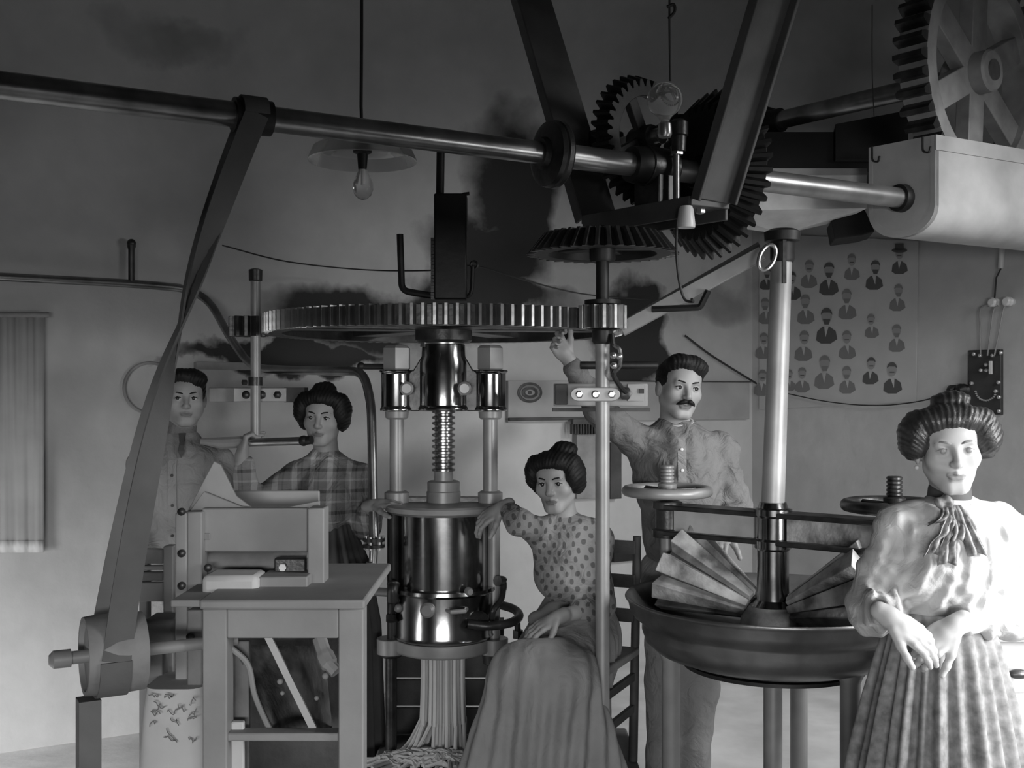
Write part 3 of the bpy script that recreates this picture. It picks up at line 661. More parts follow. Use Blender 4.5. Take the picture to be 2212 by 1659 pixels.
# fluted conical rollers
for sg in (-1, 1):
    d = BD*sg; a0, a1 = MC+d*.075+UP*.835, MC+d*.36+UP*.935; ax = (a1-a0).normalized(); L_ = (a1-a0).length
    mb = MB(); mb.lathe(a0, ax, [(0, .03), (0, .035), (L_, .115), (L_, .03)], 32); rl = mb.build('roller', 'wood_dark' if sg < 0 else 'black', mx)
    mb = MB(); mb.cyl(a1-ax*.02, a1+ax*.04, .03); mb.build('roller_journal', 'iron', rl)
    e1, e2, _ = frame(ax)
    for k in range(9):
        w = 2*PI*(k+.35)/9; rd = e1*math.cos(w)+e2*math.sin(w); tg = ax.cross(rd); fl = MB()
        pts = []
        for (p, r0, r1, tw) in ((a0+ax*.0, .02, .052, .012), (a1, .09, .165, .034)):
            pts += [p+rd*r0-tg*tw, p+rd*r0+tg*tw, p+rd*r1+tg*tw, p+rd*r1-tg*tw]
        fl.add(pts, [(0, 1, 2, 3), (4, 7, 6, 5), (0, 4, 5, 1), (1, 5, 6, 2), (2, 6, 7, 3), (3, 7, 4, 0)])
        fl.build('roller_flute', 'dough', rl, smooth=False, bevel=.003)
    mb = MB(); mb.tube(bez([MC+d*.38+UP*(zb_), MC+d*.36+UP*.99, a1+ax*.02+UP*.02, a1+ax*.02-UP*.03], 5), .014, 10); mb.build('roller_hanger', 'iron', mx)
# belt-shifter bar from the drive shaft to the mixer shaft
sb = empty('slanting_bar', P(1345, 712, 3.82), 'pale flat bar slanting from the pinion up to the mixer shaft', 'bar')
mb = MB(); mb.bar(P(1342, 712, 3.84), P(1648, 546, 3.72), .05, .02, UP); mb.build('bar', 'lsteel', sb, bevel=.003)
mb = MB(); mb.bar(P(1342, 700, 3.85), P(1640, 528, 3.74), .016, .03, UP); mb.build('bar_edge', 'black', sb)
mb = MB(); rc_ = P(1657, 556, 3.62); mb.tube([rc_+V((.026*math.cos(k*PI/9)+.012*math.sin(k*PI/9), 0, .042*math.sin(k*PI/9))) for k in range(18)], .007, 8, closed=True); mb.build('hook_ring', 'steel', sb)
mb = MB(); mb.tube(fillet([P(1408, 668, 3.8), P(1512, 664, 3.76), P(1530, 628, 3.74)], .01), .011, 8); mb.build('guide_loop', 'black', sb)

# ------------------------------------------------------------------ flat belt and dough brake at the left
tl_ = t_at(545); bt = Lt(tl_); pc_ = P(236, 1412, 2.74)
def ribbon(name, path, wv, th, m, parent=None):
    mb = MB(); n = len(path); vs = []; fs = []
    for i, p in enumerate(path):
        d = (path[min(i+1, n-1)]-path[max(i-1, 0)]).normalized(); w = wv[i]; w = (w-d*w.dot(d)); nn = d.cross(w).normalized()*th/2
        vs += [p+w+nn, p-w+nn, p-w-nn, p+w-nn]
    for i in range(n-1):
        for k in range(4): k2 = (k+1) % 4; fs.append((i*4+k, (i+1)*4+k, (i+1)*4+k2, i*4+k2))
    fs += [(0, 1, 2, 3), tuple((n-1)*4+k for k in (3, 2, 1, 0))]
    mb.add(vs, fs); return mb.build(name, m, parent)
fb = empty('drive_belt', pc_-UP*.1, 'long crossed leather belt slanting from the overhead shaft to a low pulley', 'belt')
hd = -N1
for sg in (-1, 1):
    n = 40; path = []; wv = []
    A_ = bt+N1*.05*sg; B_ = pc_-N1*.1*sg
    for i in range(n+1):
        t = i/n; p = A_.lerp(B_, t)+V((-.045, 0, -.0))*4*t*(1-t); an = PI*(1/(1+math.exp(-9*(t-.43))))
        d = (B_-A_).normalized(); s2 = d.cross(U).normalized(); uu = s2.cross(d)
        if i < 1: an = 0
        path.append(p); wv.append((uu*math.cos(an)+s2*math.sin(an)*sg)*(.034))
    ribbon('belt_strand', path, wv, .006, 'belt', fb)
for c, r, e in ((bt, .056, 1), (pc_, .102, -1)):
    n = 18; path = []; wv = []
    for i in range(n+1):
        a = PI*i/n; path.append(c+N1*math.cos(a)*r+UP*math.sin(a)*r*e); wv.append(U*.036)
    ribbon('belt_wrap', path, wv, .006, 'belt', fb)
pu = empty('belt_pulley', pc_-UP*.1, 'dusty iron pulley low down that carries the crossed belt', 'pulley')
mb = MB(); mb.lathe(pc_-U*.06, U, [(.012, .03), (.012, .082), (0, .086), (0, .096), (.03, .099), (.09, .099), (.14, .097), (.14, .07)], 40); mb.build('pulley_drum', 'wood_mid', pu)
mb = MB(); mb.cyl(pc_-U*.12, pc_+U*.32, .016); mb.lathe(pc_-U*.14, U, [(0, .012), (.01, .022), (.05, .022)], 20); mb.build('axle', 'lsteel', pu)
mb = MB(); q = pc_-U*.03+V((-.02, 0, -.088)); mb.box(V((q.x, q.y, q.z/2-.01)), U*.026, N1*.03, UP*(q.z/2-.01)); mb.build('pulley_stand', 'belt', pu)

db = empty('dough_brake', P(610, 1640, 2.9)*1.0, 'pale wooden dough-rolling machine with open front frame and iron roller', 'machine')
db.location.z = 0
def pbox(name, x0, x1, y0, y1, D, dep, m, parent=db, bev=.004, floor=False):
    a, b = P(x0, y0, D), P(x1, y1, D)
    if floor: b.z = 0
    c = (a+b)/2; c.y = D+dep/2
    mb = MB(); mb.box(c, (abs(b.x-a.x)/2, 0, 0), (0, dep/2, 0), (0, 0, abs(a.z-b.z)/2)); return mb.build(name, m, parent, bevel=bev)
pbox('front_post', 437, 490, 1316, 1640, 2.8, .07, 'wood_pale', floor=True)
pbox('front_post', 731, 785, 1316, 1640, 2.8, .07, 'wood_pale', floor=True)
pbox('rear_post', 420, 460, 1290, 1640, 3.28, .06, 'wood_pale', floor=True)
pbox('rear_post', 690, 735, 1290, 1640, 3.28, .06, 'wood_pale', floor=True)
pbox('top_rail', 490, 731, 1316, 1379, 2.8, .06, 'wood_pale')
pbox('bottom_rail', 490, 731, 1584, 1602, 2.81, .05, 'wood_pale')
pbox('table_top', 430, 788, 1296, 1317, 2.77, .6, 'wood_pale', bev=.006)
pbox('side_leaf', 368, 432, 1296, 1312, 2.82, .5, 'wood_pale')
pbox('back_panel', 470, 760, 1318, 1640, 3.2, .02, 'wood_dark', floor=True)
pbox('inner_panel', 487, 538, 1385, 1640, 2.9, .02, 'wood_mid', floor=True)
pbox('loose_board', 498, 526, 1560, 1640, 2.84, .02, 'white', floor=True)
mb = MB(); mb.bar(P(579, 1375, 2.9), P(682, 1584, 2.86), .018, .012, (1, 0, 0)); mb.build('diagonal_slat', 'white', db)
mb = MB(); mb.tube(bez([P(497, 1398, 2.86), P(535, 1435, 2.87), P(550, 1500, 2.88), P(575, 1560, 2.87), P(592, 1590, 2.86)], 6), .0075, 8); mb.build('cloth_edge', 'wood_pale', db)
def sheet(name, grid, m, parent, th=0):
    n, k = len(grid), len(grid[0]); mb = MB(); fs = []
    for i in range(n-1):
        for j in range(k-1): fs.append((i*k+j, i*k+j+1, (i+1)*k+j+1, (i+1)*k+j))
    mb.add([p for r in grid for p in r], fs); o = mb.build(name, m, parent, ang=3)
    if th: s_ = o.modifiers.new('thick', 'SOLIDIFY'); s_.thickness = th
    return o
gr = []
for i in range(9):
    t = i/8; row = []
    for j in range(9):
        s_ = j/8; xl = 497+95*t**.8; xr = 700+20*t
        row.append(P(xl+(xr-xl)*s_, 1395+195*t, 2.89+.2*math.sin(PI*s_)*(1-.3*t)+.012*math.sin(7*s_+5*t)))
    gr.append(row)
MT['sack'] = mat('dark_sacking', .07, .9, 0, .6, 18, .4, 60); sheet('sack_lining', gr, 'sack', db, .004)
mb = MB(); mb.tube(bez([P(690, 1380, 2.92), P(700, 1410, 2.9), P(712, 1435, 2.88), P(727, 1452, 2.87)], 5), [.02]*6+[.024]*5+[.018]*5, 8); mb.build('rolled_cloth', 'wood_pale', db)
for px, py, r in ((605, 1472, .008), (684, 1508, .0065), (703, 1460, .009), (610, 1497, .006)):
    mb = MB(); mb.ball(P(px, py, 2.865), r); mb.build('dough_crumb', 'wood_pale', db)
# upper frame with rollers
pbox('side_plate', 378, 404, 1108, 1470, 3.06, .05, 'curtain')
pbox('side_plate', 404, 436, 1106, 1300, 3.06, .06, 'wood_pale')
pbox('side_plate', 404, 436, 1318, 1482, 3.0, .06, 'wood_mid')
pbox('side_plate', 664, 700, 1098, 1296, 3.02, .08, 'wood_pale')
pbox('cross_panel', 436, 664, 1098, 1192, 3.09, .025, 'wood_pale')
mb = MB(); mb.cyl(P(436, 1216, 3.15), P(666, 1216, 3.15), .034, seg=28); mb.build('roller', 'wood_mid', db)
mb = MB(); mb.cyl(P(436, 1252, 3.17), P(666, 1252, 3.17), .034, seg=28); mb.build('roller', 'wood_mid', db)
pbox('dough_block', 434, 556, 1244, 1294, 2.93, .12, 'white', bev=.015)
pbox('feed_tray', 560, 664, 1246, 1294, 2.96, .12, 'wood_pale')
gp = pbox('gear_plate', 592, 660, 1206, 1242, 3.06, .03, 'iron')
mb = MB(); mb.lathe(P(612, 1225, 3.055), (0, -1, 0), [(0, .011), (.012, .011)], 6); mb.build('bolt', 'steel', gp)
for px, py in ((393, 1105), (393, 1195), (393, 1265), (450, 1226), (412, 1375)):
    mb = MB(); mb.lathe(P(px, py, 3.055 if px != 412 else 2.995), (0, -1, 0), [(0, .011), (.008, .011), (.011, .006)], 12); mb.build('bolt', 'iron', db)
pbox('maker_plate', 432, 453, 1152, 1166, 3.085, .004, 'wood_mid')
# sheet-metal feed hopper on top
def poly_plate(name, pts, D, th, m, parent):
    mb = MB(); mb.prism([P(x, y, D) for x, y in pts], (0, th, 0)); return mb.build(name, m, parent, bevel=.002)
MT['tin'] = mat('dull_tin', .30, .6, .2, .12, 7)
poly_plate('hopper_side', ((402, 1110), (462, 996), (476, 1004), (510, 1072), (548, 1100), (548, 1110)), 3.14, .012, 'tin', db)
poly_plate('hopper_front', ((440, 1062), (520, 1094), (600, 1100), (690, 1082), (690, 1112), (404, 1112)), 3.12, .012, 'wood_pale', db)
pbox('hopper_back', 430, 690, 1060, 1112, 3.36, .012, 'tin')
# timber stand behind the pulley
sd = empty('slatted_stand', P(330, 1480, 3.2), 'small slatted wooden stand behind the belt pulley', 'stand'); sd.location.z = 0
for y0, y1, m in ((1186, 1218, 'wood_mid'), (1222, 1232, 'wood_pale'), (1236, 1255, 'wood_mid'), (1258, 1300, 'wood_pale')):
    pbox('slat', 300, 352, y0, y1, 3.25, .02, m, sd)
pbox('stand_post', 352, 374, 1180, 1640, 3.24, .05, 'wood_pale', sd, floor=True)
pbox('stand_post', 300, 318, 1180, 1640, 3.27, .04, 'wood_pale', sd, floor=True)
pbox('motor_box', 306, 376, 1340, 1392, 3.1, .12, 'wood_mid', sd, bev=.01)
pbox('motor_foot', 316, 350, 1392, 1478, 3.1, .06, 'wood_pale', sd)
# paper sack with scribbled print
fs_ = empty('flour_sack', P(365, 1640, 2.95), 'white flour sack with scrawled dark print beside the belt stand', 'sack'); fs_.location.z = 0
x0, x1 = P(304, 1490, 2.95), P(436, 1484, 2.95); mb = MB(); gr = []
for k in range(13):
    t = k/12; z = x0.z*(1-t); b_ = .02*math.sin(PI*min(1, t*1.0)); row = []
    for j in range(24):
        w = 2*PI*j/24; cx_, sy_ = math.cos(w), math.sin(w); sq = lambda a: math.copysign(abs(a)**.45, a)
        tp = 1 if k else .97
        row.append(V(((x0.x+x1.x)/2+sq(cx_)*((x1.x-x0.x)/2+b_)*tp, 2.95+.1+sq(sy_)*(.1+b_)*tp, z)))
    gr.append(row)
for r_ in gr: r_.append(r_[0])
sheet('sack_body', gr, 'white', fs_)
mb = MB(); mb.add(gr[0][:-1], [tuple(range(24))]); mb.build('sack_top', 'white', fs_)
rnd = random.Random(11)
for k in range(16):
    px, py = rnd.uniform(312, 410), 1500+(k % 6)*18+rnd.uniform(-4, 4); pts = [P(px, py, 2.928)]
    for i in range(7): px += rnd.uniform(0, 6); py += rnd.uniform(-7, 7); pts.append(P(min(px, 425), py, 2.928))
    mb = MB(); mb.tube(bez(pts, 3), .0013, 5); mb.build('print_mark', 'print_m', fs_)

# ------------------------------------------------------------------ hanging lamps
lp = empty('pendant_lamp', P(784, 225, 3.6), 'electric lamp with wide thin glass shade hanging behind the line shaft', 'lamp')
mb = MB(); c = P(783, 320, 3.6); mb.tube([V((c.x-.002, 3.6, ZS+RC)), P(781, 100, 3.6), P(780, 230, 3.6), V((c.x, 3.6, c.z+.02))], .0055, 8); mb.build('cord', 'wire', lp)
mb = MB(); prof = [(.055, .03), (.05, .06), (.03, .11), (.0, .16), (-.035, .176), (-.042, .178)]
prof = prof+[(t-.003, r-.002) for t, r in prof[::-1]]
mb.lathe(c, UP, prof, 48, caps=False); mb.build('shade', 'milk', lp)
mb = MB(); mb.lathe(c, UP, [(-.07, .008), (-.07, .014), (-.02, .018), (-.015, .03), (.0, .032), (.02, .012)], 20); mb.build('socket', 'black', lp)
mb = MB(); mb.lathe(P(784, 432, 3.6), UP, [(0, .002), (.004, .015), (.015, .027), (.035, .034), (.055, .033), (.08, .022), (.1, .013), (.11, .012)], 24, caps=False); mb.build('bulb', 'glass', lp)
mb = MB(); mb.cyl(P(784, 400, 3.6), P(784, 365, 3.6), .006); mb.build('stem', 'porcelain', lp)
lq = empty('hanging_bulb', P(1437, 240, 3.3), 'round glass bulb hanging on a wire inside the V-shaped hanger', 'lamp')
mb = MB(); mb.tube([V((P(1447, 0, 3.3).x, 3.3, ZS+RC)), P(1446, 55, 3.3), P(1448, 175, 3.3)], .0035, 6); mb.tube(bez([P(1441, 15, 3.3), P(1455, 10, 3.3), P(1457, 25, 3.3), P(1444, 40, 3.3)], 5), .005, 6); mb.build('wire', 'wire', lq)
mb = MB(); c = P(1436, 214, 3.3); mb.lathe(c-UP*.08, UP, [(0, .012), (.02, .016), (.03, .024), (.045, .043), (.065, .053), (.085, .054), (.105, .046), (.12, .03), (.128, .012), (.13, .002)], 28, caps=False); mb.build('globe', 'glass', lq)
mb = MB(); mb.lathe(c-UP*.115, UP, [(0, .018), (.01, .022), (.04, .02), (.045, .014)], 16); mb.build('cap', 'steel', lq)

# ------------------------------------------------------------------ things on the walls
def wbox(name, f, p0, p1, along, nrm, th, m, parent=None, bev=.003, off=0.):
    a, b = f(p0[0], p0[1], off), f(p1[0], p1[1], off); w = (b-a).dot(along); c = (a+b)/2-nrm*th/2
    mb = MB(); mb.box(c, along*abs(w)/2, UP*abs(a.z-b.z)/2, nrm*th/2); return mb.build(name, m, parent, bevel=bev)
bs = empty('wall_shelf_board', on1(1350, 905), 'long pale board fixed along the left wall behind the press', 'board')
wbox('board', on1, (1092, 822), (1612, 905), U, N1, .03, 'wood_pale', bs)
wbox('board_strip', on1, (1300, 822), (1612, 826), U, N1, .05, 'wood_dark', bs)
wbox('board_strip', on1, (1092, 902), (1300, 906), U, N1, .045, 'wood_dark', bs)
em = empty('oval_emblem', on1(1145, 848, .05), 'dark oval metal maker badge on the board behind the press', 'badge')
for i, (ra, rb, m, o_) in enumerate(((.078, .056, 'iron', .034), (.062, .042, 'print_m', .038), (.05, .032, 'iron', .042), (.03, .016, 'print_l', .046), (.012, .01, 'iron', .05))):
    c = on1(1145, 848, o_); mb = MB(); mb.prism([c+U*ra*math.cos(k*PI/16)+UP*rb*math.sin(k*PI/16) for k in range(32)], N1*.01); mb.build('badge_ring', m, em)
wc = empty('wall_cabinet', on1(1290, 1070), 'narrow dark wooden wall panel with a brush hung on it', 'cabinet')
wbox('panel', on1, (1236, 938), (1318, 1072), U, N1, .05, 'wood_mid', wc); wbox('panel_edge', on1, (1306, 955), (1330, 1075), U, N1, .06, 'wood_dark', wc)
wb = empty('wall_brush', on1(1258, 930, .08), 'dark bristle brush hanging at the top of the wall panel', 'brush')
wbox('brush_back', on1, (1232, 905), (1290, 916), U, N1, .03, 'wood_dark', wb, off=.06); 
for k in range(10):
    a = on1(1235+k*6, 916, .075); mb = MB(); mb.bar(a, a-UP*.055, .01, .02, U); mb.build('bristle_tuft', 'iron', wb)
tag(wbox('dark_plank', on1, (1318, 1180), (1372, 1208), U, N1, .04, 'timber_black'), 'short black plank on the wall between seated woman and mixer', 'plank')
c = on1(325, 838, .02); tag(MB().tube([c+U*.115*math.cos(k*PI/20)+UP*.115*math.sin(k*PI/20) for k in range(40)], .008, 8, closed=True).build('hoop', 'wood_mid'), 'thin round hoop hung on the wall behind the man in the tie', 'hoop')
tag(wbox('wall_ledge', on1, (418, 782), (545, 800), U, N1, .06, 'wood_mid'), 'small stained ledge on the wall under the steam pipe', 'ledge')
wf = empty('door_curtain', on1(40, 1170), 'faded curtain hung over a doorway in the left wall', 'curtain')
gr = []
for i in range(2):
    row = []
    for j in range(40):
        px = -110+205*j/39; p = on1(px, (682, 1168)[i], .05+.006*math.sin(j*.9)+.003*math.sin(j*2.3)); row.append(p)
    gr.append(row)
sheet('curtain_cloth', gr, 'curtain', wf, .004)
mb = MB(); mb.cyl(on1(-110, 680, .06), on1(105, 680, .06), .012); mb.build('curtain_rod', 'wood_mid', wf)
gr2 = [[p-UP*.0-N1*.004 for p in gr[1]], [p-UP*.05-N1*.006 for p in gr[1]]]; sheet('hem_frill', gr2, 'white', wf, .004)
# portrait poster
po_ = empty('portrait_poster', on2(1790, 880), 'paper poster with rows of small engraved bust portraits on the right wall', 'poster')
mb = MB(); q = [on2(1640, 505, .008), on2(1984, 520, .008), on2(1978, 868, .008), on2(1640, 884, .008)]; mb.prism(q, N2*.004); mb.build('poster_sheet', 'paper', po_, smooth=False)
busts = [(1655,575,626,0),(1712,582,648,0),(1747,558,622,1),(1790,562,638,0),(1840,545,605,1),(1888,558,626,0),(1943,530,592,2),(1655,640,700,1),(1740,632,700,1),(1785,660,742,0),(1830,620,690,1),(1938,610,672,1),
         (1648,715,775,1),(1735,710,780,1),(1830,710,776,1),(1883,675,730,1),(1937,697,760,1),(1645,795,855,1),(1705,795,845,1),(1733,790,848,1),(1780,763,840,1),(1830,787,850,1),(1880,768,830,0),(1928,778,850,0)]
rnd = random.Random(2)
for bx, y0, y1, dk in busts:
    hgt = y1-y0; sc = hgt/70; mb = MB(); dxh = rnd.uniform(-3, 3)*sc
    def pl(pts, mi, o_): mb.prism([on2(x, y, o_) for x, y in pts], N2*.0008, mi)
    sh = [(bx-19*sc, y1-6*sc), (bx-17*sc, y1-22*sc), (bx-7*sc, y1-31*sc), (bx+6*sc, y1-31*sc), (bx+17*sc, y1-23*sc), (bx+20*sc, y1-8*sc), (bx+8*sc, y1), (bx-10*sc, y1)]
    pl(sh, 0 if dk != 1 else 1, .010)
    pl([(bx-4*sc, y1-31*sc), (bx+4*sc, y1-31*sc), (bx+rnd.uniform(-3, 3)*sc, y1-12*sc)], 3, .0112)
    hc = (bx+dxh, y0+20*sc)
    pl([(hc[0]+9.5*sc*math.cos(k*PI/8), hc[1]+14*sc*math.sin(k*PI/8)) for k in range(16)], 2, .0112)
    pl([(hc[0]+10.5*sc*math.cos(w), hc[1]-3*sc-13*sc*math.sin(w)) for w in [k*PI/8 for k in range(9)]]+[(hc[0]-6*sc, hc[1]-7*sc), (hc[0]+6*sc, hc[1]-7*sc)], 0 if dk != 1 else 1, .0122)
    if rnd.random() < .6 and dk != 2: pl([(hc[0]-7*sc, hc[1]+5*sc), (hc[0]+7*sc, hc[1]+5*sc), (hc[0]+4*sc, hc[1]+15*sc), (hc[0]-4*sc, hc[1]+15*sc)], 0 if dk != 1 else 1, .0122)
    else: pl([(hc[0]-5*sc, hc[1]+4*sc), (hc[0]+5*sc, hc[1]+4*sc), (hc[0]+5*sc, hc[1]+6.5*sc), (hc[0]-5*sc, hc[1]+6.5*sc)], 0, .0122)
    if dk == 2: pl([(hc[0]+19*sc*math.cos(k*PI/8), hc[1]-8*sc+6*sc*math.sin(k*PI/8)) for k in range(16)], 0, .0132); pl([(hc[0]-11*sc, hc[1]-8*sc), (hc[0]-10*sc, hc[1]-24*sc), (hc[0]+10*sc, hc[1]-24*sc), (hc[0]+11*sc, hc[1]-8*sc)], 0, .0132)
    mb.build('portrait', ['print_d', 'print_m', 'print_l', 'paper'], po_, smooth=False)
# switchboard
sw = empty('switchboard', on2(2133, 905), 'dark slate electrical switch panel with bright terminals on the right wall', 'switchboard')
wbox('panel', on2, (2098, 757), (2168, 896), W, N2, .03, 'slate', sw)
for px, py in ((2105, 765), (2118, 768), (2145, 768), (2163, 762), (2131, 788), (2120, 800), (2132, 800), (2152, 845), (2158, 826), (2159, 858), (2159, 888), (2100, 828)):
    mb = MB(); mb.lathe(on2(px, py, .03), -N2, [(0, .009), (.012, .009), (.016, .005)], 12); mb.build('terminal', 'copper', sw)
for k in range(13):
    w = PI*.15+PI*.8*k/12; c = on2(2130, 842, .03); mb = MB(); mb.lathe(c+W*.055*math.cos(w)-UP*.055*math.sin(w), -N2, [(0, .005), (.008, .004)], 8); mb.build('dial_stud', 'copper', sw)
mb = MB(); mb.bar(on2(2140, 780, .05), on2(2140, 808, .05), .012, .015, W); mb.build('knife_switch', 'porcelain', sw)
for px0, px1, py1 in ((2118, 2118, 668), (2133, 2146, 672), (2148, 2168, 668)):
    mb = MB(); mb.tube(bez([on2(px0, 768, .04), on2((px0+px1)/2, 720, .05), on2(px1, py1, .05), on2(px1+(10 if px1 > 2120 else 25), py1-12, .04)], 6), .004, 6); mb.build('lead_wire', 'lsteel', sw)
for px, py in ((2155, 654), (2186, 652)):
    mb = MB(); mb.lathe(on2(px, py, 0.), -N2, [(0, .02), (.03, .024), (.04, .016), (.06, .024), (.07, .015)], 20); o = mb.build('wall_insulator', 'porcelain'); tag(o, 'white porcelain knob insulator on the wall above the switchboard', 'insulator', 'knob insulators above the switchboard')
fu = empty('fuse_tube', on2(2163, 600, .05), 'white tubular fuse on a wire above the wall insulators', 'fuse'); mb = MB(); mb.cyl(on2(2162, 580, .05), on2(2165, 537, .05), .014); mb.build('tube', 'porcelain', fu); mb = MB(); mb.tube([on2(2148, 650, .04), on2(2152, 600, .04), on2(2162, 580, .05)], .004, 6); mb.build('lead', 'wire', fu)
bi = empty('bell_insulator', on2(2085, 848, .05), 'dark twin spool insulator holding a sagging wire beside the switchboard', 'insulator')
for px, r in ((2068, .028), (2088, .034)):
    mb = MB(); mb.lathe(on2(px, 843, .0), -N2, [(0, r*.6), (.03, r), (.045, r*.6), (.06, r), (.075, r*.7), (.09, r*.4)], 20); mb.build('spool', 'black', bi)
def wire(name, pts, label, r=.003): tag(MB().tube(bez(pts, 6), r, 6).build(name, 'wire'), label, 'wire')
wire('wall_wire', [on2(1700, 850, .02), on2(1790, 868, .02), on2(1890, 876, .02), on2(1980, 868, .02), on2(2066, 846, .05)], 'thin black wire sagging below the poster to the spool insulator', .0035)
wire('overhead_wire', [on1(480, 530, .3), on1(620, 565, .3), on1(790, 583, .25), P(940, 584, 4.7), P(1022, 574, 4.35), P(1130, 604, 4.6), P(1260, 635, 5.0), on1(1405, 648, .1)], 'thin dark wire strung across the room above the gear wheel', .0035)
wire('wall_wire', [on1(1480, 725, .03), on1(1540, 770, .03), on1(1640, 832, .03)], 'dark cord slanting down the wall behind the man with moustache', .006)
wire('hanging_thread', [P(1884, 10, 4.6), P(1884, 150, 4.6), P(1888, 250, 4.6)], 'fine thread hanging in front of the countershaft', .002)
tag(wbox('paper_note', on1, (1545, 1032), (1606, 1096), U, N1, .01, 'paper_g'), 'small grey paper pinned to the wall behind the handwheel', 'paper')

# cabinet at the right edge
cb = empty('cupboard', P(2150, 1659, 3.0), 'low pale cupboard with white top behind the standing woman', 'cupboard'); cb.location.z = 0
a = P(2092, 1384, 3.0); zt3 = a.z
mb = MB(); mb.box((a.x+.45, 3.15, zt3/2), (.45, 0, 0), (0, .15, 0), (0, 0, zt3/2)); MT['cupb'] = mat('cupboard_paint', .30, .6, 0, .12, 5); mb.build('body', 'cupb', cb, bevel=.004)
mb = MB(); mb.box((a.x+.45, 3.15, zt3+.012), (.47, 0, 0), (0, .17, 0), (0, 0, .012)); mb.build('top', 'white', cb, bevel=.004)
mb = MB(); mb.box((a.x+.30, 2.992, zt3/2-.04), (.22, 0, 0), (0, .01, 0), (0, 0, zt3/2-.1)); dr = mb.build('door', 'cupb', cb, bevel=.006)
mb = MB(); mb.ball(P(2200, 1456, 2.97), .022, sc=(1.3, .7, .6)); mb.build('knob', 'iron', dr)

# ------------------------------------------------------------------ chair
cx0 = V((.235, 4.1, 0)); fd = V((-.42, -.9, 0)).normalized(); rd_ = V((-fd.y, fd.x, 0))
chr_ = empty('chair', cx0+UP*PZ, 'plain wooden chair with slat back under the seated woman', 'chair')
sz_ = PZ+.43
mb = MB(); mb.box(cx0+UP*(sz_-.015), fd*.19, rd_*.19, UP*.015); mb.build('seat', 'wood_mid', chr_, bevel=.006)
for i, j in ((1, 1), (1, -1), (-1, 1), (-1, -1)):
    b = cx0+fd*.17*i+rd_*.17*j; top = sz_-.02 if i > 0 else sz_+.42
    mb = MB(); mb.cyl(b+UP*PZ, b+UP*top-fd*(0 if i > 0 else .05), .018, .016, 12); mb.build('leg', 'wood_dark', chr_)
for zz in (.2, .32):
    for j in (-1, 1):
        mb = MB(); mb.bar(cx0+fd*.17+rd_*.17*j+UP*(PZ+zz), cx0-fd*.17+rd_*.17*j+UP*(PZ+zz), .03, .015, UP); mb.build('rung', 'wood_dark', chr_)
for zz in (.12, .25, .38):
    mb = MB(); q = cx0-fd*(.18+.03*zz)+UP*(sz_+zz); mb.bar(q+rd_*.17, q-rd_*.17, .05, .012, UP); mb.build('back_slat', 'wood_dark', chr_)
q = cx0-fd*.24+UP*(sz_+.1)

